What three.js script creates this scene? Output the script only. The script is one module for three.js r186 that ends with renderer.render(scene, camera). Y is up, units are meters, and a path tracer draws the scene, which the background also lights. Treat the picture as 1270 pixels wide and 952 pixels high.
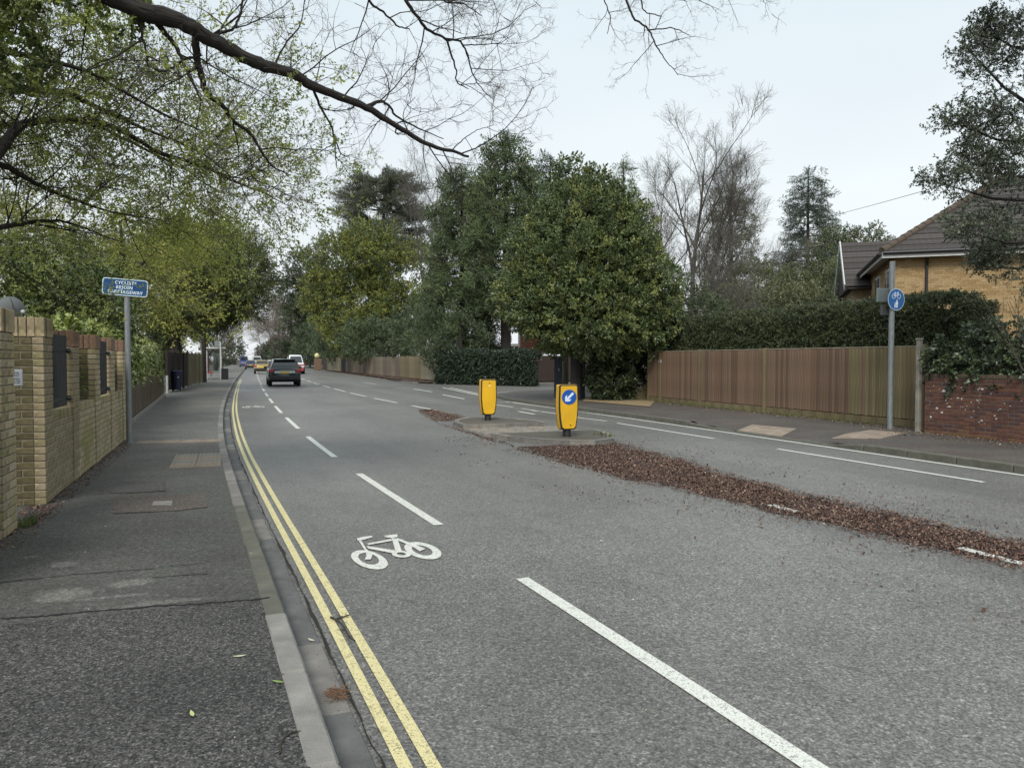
import * as THREE from 'three';
import { mergeGeometries, mergeVertices, toCreasedNormals } from 'three/addons/utils/BufferGeometryUtils.js';
import { ConvexGeometry } from 'three/addons/geometries/ConvexGeometry.js';

// ---------------------------------------------------------------- camera, sky, sun, exposure
const scene = new THREE.Scene();
const EYE = 1.6, FPX = 954, PITCH = Math.atan(30 / FPX), YAW = THREE.MathUtils.degToRad(20.5);
const camera = new THREE.PerspectiveCamera(2 * Math.atan(476 / FPX) * 180 / Math.PI, 1270 / 952, 0.05, 3000);
camera.rotation.order = 'YXZ';
camera.rotation.set(-PITCH, -YAW, 0);
camera.position.set(0, EYE, 0);
scene.add(camera);
const renderer = new THREE.WebGLRenderer({ antialias: true });
renderer.toneMapping = THREE.LinearToneMapping;
renderer.toneMappingExposure = 2.04;
renderer.shadowMap.enabled = true;

function rnd(seed) { let a = seed >>> 0; return () => { a |= 0; a = a + 0x6D2B79F5 | 0; let t = Math.imul(a ^ a >>> 15, 1 | a); t = t + Math.imul(t ^ t >>> 7, 61 | t) ^ t; return ((t ^ t >>> 14) >>> 0) / 4294967296; }; }
// lattice noise, tiling with period p
function hash(x, y, s) { let h = Math.imul(x, 374761393) + Math.imul(y, 668265263) + Math.imul(s, 974634777); h = Math.imul(h ^ h >>> 13, 1274126177); return ((h ^ h >>> 16) >>> 0) / 4294967296; }
function vnoise(x, y, s, p = 1 << 20) {
  const xi = Math.floor(x), yi = Math.floor(y), fx = x - xi, fy = y - yi, u = fx * fx * (3 - 2 * fx), v = fy * fy * (3 - 2 * fy);
  const m = k => ((k % p) + p) % p, x0 = m(xi), x1 = m(xi + 1), y0 = m(yi), y1 = m(yi + 1);
  const a = hash(x0, y0, s), b = hash(x1, y0, s), c = hash(x0, y1, s), d = hash(x1, y1, s);
  return a + (b - a) * u + (c - a) * v + (a - b - c + d) * u * v;
}
function fbm(x, y, s, o = 4, p = 1 << 20) { let t = 0, a = .5, n = 0; for (let i = 0; i < o; i++) { t += a * vnoise(x, y, s + i * 17, p); n += a; a *= .5; x *= 2; y *= 2; p *= 2; } return t / n; }

{ // overcast sky: pale cloud sheet, whiter towards the horizon, soft mottling
  const W = 1024, H = 512, d = new Float32Array(W * H * 4);
  for (let j = 0; j < H; j++) for (let i = 0; i < W; i++) {
    const el = (j + .5) / H * Math.PI - Math.PI / 2, az = (i + .5) / W;
    const n = fbm(az * 12, (el + 2) * 5, 5, 5, 12) - .5, n2 = fbm(az * 6, (el + 2) * 2.2, 77, 4, 6) - .5;
    const h = Math.max(0, Math.sin(el)), t = Math.min(1, h / .55), k = 1 + n * .16 + n2 * .26;
    const q = (j * W + i) * 4, low = el < 0;
    d[q] = low ? .2 : (.455 - .085 * t) * k; d[q + 1] = low ? .19 : (.475 - .045 * t) * k; d[q + 2] = low ? .18 : (.485 - .02 * t) * (1 + (k - 1) * .8); d[q + 3] = 1;
  }
  const sky = new THREE.DataTexture(d, W, H, THREE.RGBAFormat, THREE.FloatType);
  sky.mapping = THREE.EquirectangularReflectionMapping; sky.magFilter = THREE.LinearFilter; sky.needsUpdate = true;
  scene.background = sky; scene.environment = sky;
}
const sun = new THREE.DirectionalLight(new THREE.Color(1, .965, .91), 1.5);
sun.position.set(-30, 62, 34); sun.target.position.set(5, 0, -25);
sun.castShadow = true; sun.shadow.radius = 45; sun.shadow.mapSize.set(2048, 2048);
Object.assign(sun.shadow.camera, { left: -70, right: 70, top: 90, bottom: -90, near: 1, far: 260 });
scene.add(sun, sun.target);

// ---------------------------------------------------------------- helpers
const V = (x, y, z) => new THREE.Vector3(x, y, z);
const FWD = V(Math.sin(YAW), 0, -Math.cos(YAW)), RGT = V(Math.cos(YAW), 0, Math.sin(YAW));
// a pixel of the photograph and its distance ahead, or the height of the surface it touches, as a point of the place
function at(u, v, depth) {
  const a = (u - 635) / FPX, b = -(v - 476) / FPX, cp = Math.cos(PITCH), sp = Math.sin(PITCH);
  const y = cp * b - sp, f = cp + sp * b, k = depth / f;
  return V(0, EYE + y * k, 0).addScaledVector(RGT, a * k).addScaledVector(FWD, depth);
}
function G(u, v, y = 0) { const p = at(u, v, 1), d = p.clone().sub(V(0, EYE, 0)); return V(0, EYE, 0).addScaledVector(d, (y - EYE) / d.y); }
function onGround(u, depth) { const p = at(u, 446, depth); p.y = 0; return p; }

const used = {};
function numbered(n) { const k = used[n] = (used[n] ?? -1) + 1; return k ? `${n}_${String(k).padStart(3, '0')}` : n; }
function shade(o) { o.castShadow = true; o.receiveShadow = true; return o; }
function thing(name, label, category, [x, y, z] = [0, 0, 0], turn = 0, group) {
  const o = new THREE.Group(); o.name = numbered(name); o.position.set(x, y, z); o.rotation.y = turn;
  o.userData = { label, category }; if (group) o.userData.group = group;
  scene.add(o); return o;
}
function part(name, geo, mat, parent, pos) { const m = shade(new THREE.Mesh(geo, mat)); m.name = name; if (pos) m.position.set(...pos); parent.add(m); return m; }
// a part whose geometry is in world metres, under a thing that is not turned
function wpart(name, geo, mat, parent) { const m = part(name, geo, mat, parent); m.position.copy(parent.isMesh ? V(0, 0, 0) : parent.position).negate(); return m; }
function struct(name, geo, mat) { const m = shade(new THREE.Mesh(geo, mat)); m.name = numbered(name); m.userData.kind = 'structure'; scene.add(m); return m; }
function copy(o, label) { const c = o.clone(); c.name = numbered(o.name.replace(/_\d{3}$/, '')); if (label) c.userData = { ...o.userData, label }; scene.add(c); return c; }

function boxUV(g, s = 1) {   // uv in metres by the way each face points
  if (g.index) g = g.toNonIndexed();
  if (!g.attributes.normal) g.computeVertexNormals();
  const p = g.attributes.position, n = g.attributes.normal, uv = new Float32Array(p.count * 2);
  for (let i = 0; i < p.count; i++) {
    const ax = Math.abs(n.getX(i)), ay = Math.abs(n.getY(i)), az = Math.abs(n.getZ(i));
    if (ax >= ay && ax >= az) { uv[2 * i] = p.getZ(i) * s; uv[2 * i + 1] = p.getY(i) * s; }
    else if (ay >= az) { uv[2 * i] = p.getX(i) * s; uv[2 * i + 1] = p.getZ(i) * s; }
    else { uv[2 * i] = p.getX(i) * s; uv[2 * i + 1] = p.getY(i) * s; }
  }
  g.setAttribute('uv', new THREE.BufferAttribute(uv, 2)); return g;
}
function chbox(w, h, d, c = .006, ox = 0, oy = 0, oz = 0) {   // box with chamfered edges
  const pts = []; const X = w / 2, Y = h / 2, Z = d / 2;
  for (const i of [-1, 1]) for (const j of [-1, 1]) for (const k of [-1, 1]) pts.push(V(i * (X - c), j * (Y - c), k * Z), V(i * X, j * (Y - c), k * (Z - c)), V(i * (X - c), j * Y, k * (Z - c)));
  const g = boxUV(new ConvexGeometry(pts)); g.translate(ox, oy, oz); return g;
}
function bx(x0, x1, y0, y1, z0, z1) { const g = new THREE.BoxGeometry(x1 - x0, y1 - y0, z1 - z0); g.translate((x0 + x1) / 2, (y0 + y1) / 2, (z0 + z1) / 2); return boxUV(g); }
function merge(list) { return mergeGeometries(list.map(g => { const q = g.index ? g.toNonIndexed() : g.clone(); for (const k of Object.keys(q.attributes)) if (!['position', 'normal', 'uv', 'color'].includes(k)) q.deleteAttribute(k); return q; })); }
function paint(g, c) { const n = g.attributes.position.count, a = new Float32Array(n * 3); for (let i = 0; i < n; i++) a.set([c.r, c.g, c.b], i * 3); g.setAttribute('color', new THREE.BufferAttribute(a, 3)); return g; }

function tex(w, h, fn, srgb = true, rx = 1, ry = rx) {
  const d = new Uint8Array(w * h * 4);
  for (let j = 0; j < h; j++) for (let i = 0; i < w; i++) { const c = fn(i / w, j / h, i, j), q = (j * w + i) * 4; for (let k = 0; k < 3; k++) d[q + k] = Math.max(0, Math.min(255, c[k] ?? c[0])); d[q + 3] = 255; }
  const t = new THREE.DataTexture(d, w, h); t.wrapS = t.wrapT = THREE.RepeatWrapping; t.magFilter = THREE.LinearFilter; t.minFilter = THREE.LinearMipmapLinearFilter; t.generateMipmaps = true;
  if (srgb) t.colorSpace = THREE.SRGBColorSpace; t.repeat.set(rx, ry); t.needsUpdate = true; return t;
}
const M = {};
const std = (o) => new THREE.MeshStandardMaterial({ roughness: .9, ...o });
const lin = (r, g, b) => new THREE.Color().setRGB(r, g, b);

// stone-in-bitumen: shared by road and pavements
function asphalt(base, con, seed, tileM, size = 1024, tint = [1, 1, 1]) {
  const hgt = new Float32Array(size * size);
  const map = tex(size, size, (u, v, i, j) => {
    const a = fbm(u * 128, v * 128, seed, 2, 128), b = vnoise(u * 260, v * 260, seed + 9, 260), c = fbm(u * 8, v * 8, seed + 3, 3, 8), e = hash(i, j, seed);
    let k = (a - .5) * 1.1 + (b - .5) * 1.0 + (e - .5) * .25;
    hgt[j * size + i] = k;
    if (b > .82 && a > .45) k += .6 * hash(i >> 2, j >> 2, seed + 1);
    const s = base + con * k + (c - .5) * 10;
    return [s * tint[0], s * tint[1], s * tint[2]];
  }, true, 1 / tileM);
  const bump = tex(size, size, (u, v, i, j) => [128 + hgt[j * size + i] * 90], false, 1 / tileM);
  return { map, bumpMap: bump };
}
const roadT = asphalt(97, 50, 11, 1.9, 1024, [1.03, 1, .955]), paveT = asphalt(61, 66, 41, 1.5, 1024, [1.03, 1, .96]), midT = asphalt(80, 34, 71, 2.3, 1024, [1.03, 1, .955]);
M.road = std({ ...roadT, bumpScale: .0025, roughness: .5, vertexColors: true });
M.paveNear = std({ ...paveT, bumpScale: .006, roughness: .82, vertexColors: true });
M.paveMid = std({ ...midT, bumpScale: .002, roughness: .8, vertexColors: true });
M.paveRight = std({ ...midT, bumpScale: .003, roughness: .85, vertexColors: true, color: lin(1, .95, .93) });
const paintT = tex(512, 512, (u, v, i, j) => { const a = fbm(u * 170, v * 170, 5, 2, 170), b = vnoise(u * 40, v * 40, 91, 40), e = fbm(u * 14, v * 14, 95, 3, 14) * .16; const w = a < .2 + e ? .68 : a < .3 + e ? .88 : 1; const s = 235 * w - (b > .8 ? 22 : 0) + (hash(i, j, 3) - .5) * 16; return [s, s, s * .97]; }, true, 1 / .9);
M.white = std({ map: paintT, roughness: .65, color: lin(.80, .80, .77) });
M.yellow = std({ map: paintT, roughness: .65, color: lin(.78, .68, .38) });
const mottle = (seed, s0, amp, f = 10) => tex(256, 256, (u, v, i, j) => { const k = s0 + amp * (fbm(u * f, v * f, seed, 5, f) - .5) * 2 + (hash(i, j, seed) - .5) * amp * .5; return [k]; });
const concT = mottle(3, 205, 42, 6); concT.repeat.set(1.3, 1.3);
const fineT = mottle(8, 215, 34, 14); fineT.repeat.set(3, 3);
const bumpFine = tex(256, 256, (u, v) => [255 * fbm(u * 40, v * 40, 13, 3, 40)], false, 4);
M.kerb = std({ map: concT, bumpMap: bumpFine, bumpScale: .003, color: lin(.27, .25, .225) });
M.kerbMoss = std({ map: concT, bumpMap: bumpFine, bumpScale: .003, color: lin(.165, .16, .125) });
M.kerbLight = std({ map: concT, bumpMap: bumpFine, bumpScale: .003, color: lin(.34, .32, .29) });
M.channel = std({ map: concT, bumpMap: bumpFine, bumpScale: .004, color: lin(.17, .165, .16) });
M.buff = std({ map: concT, bumpMap: bumpFine, bumpScale: .003, color: lin(.42, .33, .25) });
M.concrete = std({ map: concT, bumpMap: bumpFine, bumpScale: .004, color: lin(.36, .33, .28) });
M.soil = std({ map: concT, color: lin(.085, .065, .045), roughness: 1 });
M.ground = std({ map: concT, color: lin(.07, .075, .04), roughness: 1 });
M.gravel = std({ map: fineT, bumpMap: bumpFine, bumpScale: .02, color: lin(.50, .37, .20), roughness: 1 });
const woodT = tex(256, 512, (u, v, i, j) => { const g = fbm(u * 24, v * 3, 31, 4, 24) - .5, k = fbm(u * 4, v * 2, 12, 3, 4) - .5; const s = 205 + g * 90 + k * 60 + (hash(i, j, 9) - .5) * 12; return [s]; }, true, 2, .6);
const woodB = tex(256, 256, (u, v) => [255 * fbm(u * 30, v * 3, 31, 3, 30)], false, 2, .6);
woodT.wrapT = woodB.wrapT = THREE.MirroredRepeatWrapping;
const wood = (r, g, b) => std({ map: woodT, bumpMap: woodB, bumpScale: .003, color: lin(r, g, b), roughness: .92 });
M.fenceBrown = [wood(.205, .128, .082), wood(.245, .155, .10), wood(.16, .098, .064), wood(.225, .145, .098)];
M.fenceGreen = [wood(.24, .195, .10), wood(.28, .225, .125), wood(.21, .165, .085)];
M.fenceGrey = [wood(.21, .165, .115), wood(.17, .135, .1), wood(.25, .2, .14)];
M.fencePale = [wood(.34, .29, .19), wood(.29, .25, .15), wood(.38, .33, .24), wood(.2, .16, .1)];
M.dark = wood(.05, .035, .03);
const barkT = tex(256, 256, (u, v, i, j) => { const s = 180 + 110 * (fbm(u * 10, v * 5, 61, 5, 10) - .5) + (hash(i, j, 2) - .5) * 20; return [s]; }, true, 2, 2);
const barkB = tex(256, 256, (u, v) => [255 * fbm(u * 12, v * 5, 61, 4, 12)], false, 2, 2);
const bark = (r, g, b) => std({ map: barkT, bumpMap: barkB, bumpScale: .015, color: lin(r, g, b), roughness: .95 });
M.barkDark = bark(.06, .05, .042); M.barkGrey = bark(.19, .17, .14); M.barkBrown = bark(.10, .075, .055); M.barkPole = bark(.16, .14, .09);
M.twig = std({ color: lin(.085, .07, .058), roughness: .95 }); M.twigGrey = std({ color: lin(.135, .122, .105), roughness: .95 }); M.twigWarm = std({ color: lin(.15, .12, .095), roughness: .95 });
const brickT = mottle(19, 200, 60, 5); brickT.repeat.set(5, 5);
const brick = (r, g, b) => std({ map: brickT, bumpMap: bumpFine, bumpScale: .002, color: lin(r, g, b), roughness: .95 });
M.buffBricks = [brick(.52, .42, .26), brick(.46, .37, .22), brick(.55, .455, .30), brick(.44, .36, .205), brick(.50, .39, .245), brick(.42, .36, .19)];
M.mossBricks = [brick(.165, .14, .062), brick(.19, .16, .075), brick(.14, .118, .055), brick(.21, .17, .085)]; M.algaeBricks = [brick(.38, .33, .12), brick(.33, .29, .11), brick(.41, .35, .16)];
M.capBricks = [brick(.30, .185, .12), brick(.34, .21, .13), brick(.27, .175, .115)];
M.redBricks = [brick(.17, .072, .05), brick(.135, .06, .045), brick(.20, .088, .055), brick(.115, .058, .05), brick(.22, .11, .055)];
M.mortar = std({ map: concT, color: lin(.25, .22, .165) }); M.mortarDark = std({ map: concT, color: lin(.22, .19, .16) });
M.greySteel = new THREE.MeshStandardMaterial({ color: lin(.34, .36, .37), roughness: .5, metalness: .35, map: fineT });
M.black = std({ color: lin(.018, .018, .02), roughness: .45 });
M.rubber = std({ color: lin(.02, .02, .021), roughness: .85 });
M.whitePaint = std({ color: lin(.75, .75, .73), roughness: .5, map: fineT });
M.glass = new THREE.MeshPhysicalMaterial({ color: lin(.02, .025, .03), roughness: .06, clearcoat: 1 });
M.chrome = new THREE.MeshStandardMaterial({ color: lin(.6, .6, .62), roughness: .2, metalness: 1 });

function sheet(pts, y, mat, name, noStruct) {
  const s = new THREE.Shape(pts.map(([x, z]) => new THREE.Vector2(x, -z))), g = new THREE.ShapeGeometry(s); g.rotateX(-Math.PI / 2); g.translate(0, y, 0);
  return noStruct ? g : struct(name, g, mat);
}
// strip between two curves x0(z) and x1(z); col gives a factor on the surface's colour
function grid(x0, x1, z0, z1, dx, dz, y, col) {
  const nz = Math.max(1, Math.round((z0 - z1) / dz)), nx = Math.max(1, Math.round((x1((z0 + z1) / 2) - x0((z0 + z1) / 2)) / dx));
  const P = [], U = [], C = [], I = [];
  for (let j = 0; j <= nz; j++) for (let i = 0; i <= nx; i++) {
    const z = z0 + (z1 - z0) * j / nz, a = x0(z), x = a + (x1(z) - a) * i / nx; P.push(x, typeof y === 'function' ? y(x, z) : y, z); U.push(x, -z);
    const c = col ? col(x, z) : 1; if (Array.isArray(c)) C.push(...c); else C.push(c, c, c);
  }
  for (let j = 0; j < nz; j++) for (let i = 0; i < nx; i++) { const a = j * (nx + 1) + i, b = a + nx + 1; I.push(a, a + 1, b, b, a + 1, b + 1); }
  const g = new THREE.BufferGeometry(); g.setAttribute('position', new THREE.Float32BufferAttribute(P, 3)); g.setAttribute('uv', new THREE.Float32BufferAttribute(U, 2)); g.setAttribute('color', new THREE.Float32BufferAttribute(C, 3)); g.setIndex(I); g.computeVertexNormals(); return g;
}
// ---------------------------------------------------------------- ground, road, pavements
const KL = [[10, .62], [0, .46], [-3, .39], [-6, .27], [-11, .08], [-16, -.05], [-25, -.06], [-35, .1], [-52, .5], [-68, .95], [-95, 1.83], [-400, 11.6]];
function lerpT(T, z) { for (let i = 0; i < T.length - 1; i++) if (z >= T[i + 1][0]) { const k = (T[i][0] - z) / (T[i][0] - T[i + 1][0]); return T[i][1] + (T[i + 1][1] - T[i][1]) * k; } return T[T.length - 1][1]; }
const xL = z => { let s = 0; for (let k = -2; k <= 2; k++) s += lerpT(KL, z + k * 1.5); return s / 5; };
const xR = z => z > -30 ? 10.52 - Math.max(0, -z - 18) * .03 : xL(z) + 10.6;
const PAVE = .1;
{
  const g = new THREE.PlaneGeometry(1600, 1600, 1, 1); g.rotateX(-Math.PI / 2); g.translate(0, -.03, -300); struct('ground', boxUV(g), M.ground);
  const wear = (x, z) => { const w = fbm(x * 1.3, z * .16, 7, 4), p = fbm(x * .5 + 40, z * .5, 23, 4), q = fbm(x * 3, z * 3, 29, 3); const e = x - xL(z) + (fbm(x * 2, z * .7, 83, 3) - .5) * 1.2, lane = (e > 1.5 ? .06 : -.09) + (Math.abs(e - 2.7) < .45 || Math.abs(e - 4.4) < .45 || Math.abs(e - 7.5) < .45 ? .07 : 0); return 1 + lane + (w - .5) * .5 + (p - .5) * .35 + (q - .5) * .24; };
  struct('road', grid(z => xL(z) - .02, () => 17, 8, -60, .3, .4, 0, wear), M.road);
  struct('road', grid(z => xL(z) - .02, z => xR(z) + 1, -60, -420, 1, 3, 0, wear), M.road);
  struct('side_road', grid(() => 17, () => 70, -34, -49, .5, .5, 0, wear), M.road);
}
{ // left pavement: coarse new surface near, smooth old surface beyond
  const wallX = z => -2.6 - Math.max(0, -z - 40) * .005 + Math.max(0, -z - 60) * .03;
  const v = (x, z) => 1 + (fbm(x * 1.6, z * 1.6, 51, 4) - .5) * .5 + (fbm(x * .7, z * .3, 57, 3) - .5) * .3;
  const seamCut = -5.05;
  const near = grid(wallX, z => xL(z) - .1, 6, seamCut, .15, .2, PAVE, v); struct('pavement', near, M.paveNear);
  const spots = [[74, 737, .17, .13], [165, 722, .14, .10], [200, 747, .3, .045], [75, 700, .09, .06], [40, 690, .1, .05], [140, 740, .2, .03]].map(([u, vv, a, b]) => { const p = G(u, vv, PAVE); return [p.x, p.z, a, b]; });
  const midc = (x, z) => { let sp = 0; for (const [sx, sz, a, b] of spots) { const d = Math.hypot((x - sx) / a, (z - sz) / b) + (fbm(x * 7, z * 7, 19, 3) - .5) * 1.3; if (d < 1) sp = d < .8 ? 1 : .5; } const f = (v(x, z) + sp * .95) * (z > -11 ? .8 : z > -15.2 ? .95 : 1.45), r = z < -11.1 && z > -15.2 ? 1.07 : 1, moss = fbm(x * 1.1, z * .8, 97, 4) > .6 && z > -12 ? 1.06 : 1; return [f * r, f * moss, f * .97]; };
  struct('pavement', grid(wallX, z => xL(z) - .1, seamCut, -9.5, .04, .04, PAVE, midc), M.paveMid); struct('pavement', grid(wallX, z => xL(z) - .1, -9.5, -60, .15, .2, PAVE, midc), M.paveMid);
  struct('pavement', grid(wallX, z => xL(z) - .1, -60, -400, .8, 4, PAVE, midc), M.paveMid);
  // patches let into it
  const blob = (cx, cz, a, b, s, n = 26) => { const r = []; for (let i = 0; i < n; i++) { const t = i / n * 6.283, k = .75 + .5 * vnoise(Math.cos(t) * 2 + 9, Math.sin(t) * 2 + 9, s); r.push([cx + Math.cos(t) * a * k, cz - Math.sin(t) * b * k]); } return r; };
  const worn = std({ map: fineT, bumpMap: bumpFine, bumpScale: .002, color: lin(.235, .22, .185), roughness: .9 }), dk = std({ ...midT, bumpScale: .004, color: lin(.7, .68, .68), roughness: .85 }), redp = std({ ...midT, bumpScale: .004, color: lin(.98, .86, .78), roughness: .9 });
  const px = (u, vv) => { const p = G(u, vv, PAVE + .004); return [p.x, p.z]; };
  const pol = (name, pts, mat, y = PAVE + .004) => sheet(pts.map(p => px(...p)), y, mat, name);
  pol('pavement_patch', [[137, 622], [150, 612], [200, 614], [252, 611], [258, 628], [215, 633], [140, 636]], redp);
  pol('pavement_patch', [[118, 608], [150, 597], [205, 596], [206, 608], [150, 612]], dk);
  pol('pavement_patch', [[188, 627], [190, 622], [214, 621], [212, 627]], M.kerbLight, PAVE + .008);
  // dark joint lines of old trenches
  const seam = (pts, w, name = 'pavement_seam') => { const L = pts.map(p => px(...p)), a = [], b = []; const r = rnd(pts[0][0] * 31 + pts[0][1]); const D = []; for (let i = 0; i < L.length - 1; i++) for (let k = 0; k < 14; k++) D.push([L[i][0] + (L[i + 1][0] - L[i][0]) * k / 14, L[i][1] + (L[i + 1][1] - L[i][1]) * k / 14]); D.push(L[L.length - 1]); for (const [x, z] of D) { const j = (r() - .5) * w, h = w * (.4 + r() * .5); a.push([x, z + j + h / 2]); b.push([x, z + j - h / 2]); } sheet([...a, ...b.reverse()], PAVE + .0045, M.seam, name); };
  M.seam = std({ color: lin(.016, .015, .014), roughness: 1 });
  seam([[0, 722], [90, 712], [190, 705]], .018); seam([[188, 716], [258, 711]], .018); seam([[190, 704], [250, 698], [258, 711]], .014);
  seam([[0, 767], [60, 763], [180, 752], [250, 748], [334, 741]], .03); seam([[118, 612], [180, 610], [206, 609]], .035); seam([[140, 637], [220, 633], [258, 629]], .02);
  // strip of buff slabs across the pavement, and ribbed tactile slabs
  for (let i = 0; i < 4; i++) struct('buff_slab', chbox(.355, .03, .46, .006), M.buff).position.set(-1.42 + i * .36 + .1, PAVE - .008 + .002 * (i % 2), -15.4 + .05 * i);
  const tact = thing('tactile_paving', 'ribbed buff tactile paving panel let into the left pavement', 'paving', [-.4, PAVE, -12.35]);
  for (let i = 0; i < 2; i++) for (let j = 0; j < 4; j++) {
    const gs = [chbox(.335, .03, .385, .005)]; for (let k = 0; k < 6; k++) gs.push(chbox(.028, .012, .37, .004, -.14 + k * .056, .018, 0));
    part('slab', merge(gs), j % 2 ? M.buff : M.concrete, tact, [-.17 + i * .34, -.006, -.585 + j * .39]);
  }
  // kerb stones and channel blocks, one by one as far as they can be told apart
  const kg = chbox(.125, .24, .905, .012), cg = chbox(.165, .1, .905, .008);
  const kerb = new THREE.Group(); kerb.name = numbered('kerb'); kerb.userData.kind = 'structure'; scene.add(kerb);
  const chan = new THREE.Group(); chan.name = numbered('gutter_channel'); chan.userData.kind = 'structure'; scene.add(chan);
  const r = rnd(5); let z = 1.25;
  for (let i = 0; i < 70; i++, z -= .915) {
    const x = xL(z), a = Math.atan2(xL(z - .4) - xL(z + .4), .8);
    const k = part('kerb_stone', kg, z > -5 ? M.kerbLight : (z > -8 ? M.kerbMoss : [M.kerb, M.kerbLight, M.kerb][i % 3]), kerb, [x - .055, PAVE - .118 + r() * .006, z]); k.rotation.y = -a; k.rotation.x = (r() - .5) * .006;
    const c = part('channel_block', cg, i % 4 === 2 ? M.kerb : M.channel, chan, [x + .095, -.044 + r() * .003, z + .3]); c.rotation.y = -a;
  }
  { const a = [], b = [], q = rnd(61); for (let z2 = 1; z2 > -26; z2 -= .025) { const w = .003 + .04 * Math.pow(Math.max(0, fbm(z2 * 3.1, 3, 45, 3) - .3), 1.2) + q() * .006, j = (fbm(z2 * 5, 7, 46, 3) - .5) * .022; a.push([xL(z2) + .186 + j - w / 2, z2]); b.push([xL(z2) + .186 + j + w / 2, z2]); } sheet([...a, ...b.reverse()], .0095, std({ map: concT, color: lin(.03, .026, .02), roughness: 1 }), 'gutter_dirt'); }
  const rest = (w, x, y) => { const gs = []; for (let q = z; q > -380; q -= 3) { const g = new THREE.BoxGeometry(w, .22, 3); g.rotateY(-Math.atan2(xL(q - 2.6) - xL(q + .4), 3)); g.translate(xL(q - 1.1) + x, y, q - 1.1); gs.push(g); } return boxUV(merge(gs)); };
  part('kerb_run', rest(.125, -.055, PAVE - .11), M.kerb, kerb).userData.kind = 'stuff';
  part('channel_run', rest(.165, .095, -.106), M.channel, chan).userData.kind = 'stuff';
}
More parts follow.
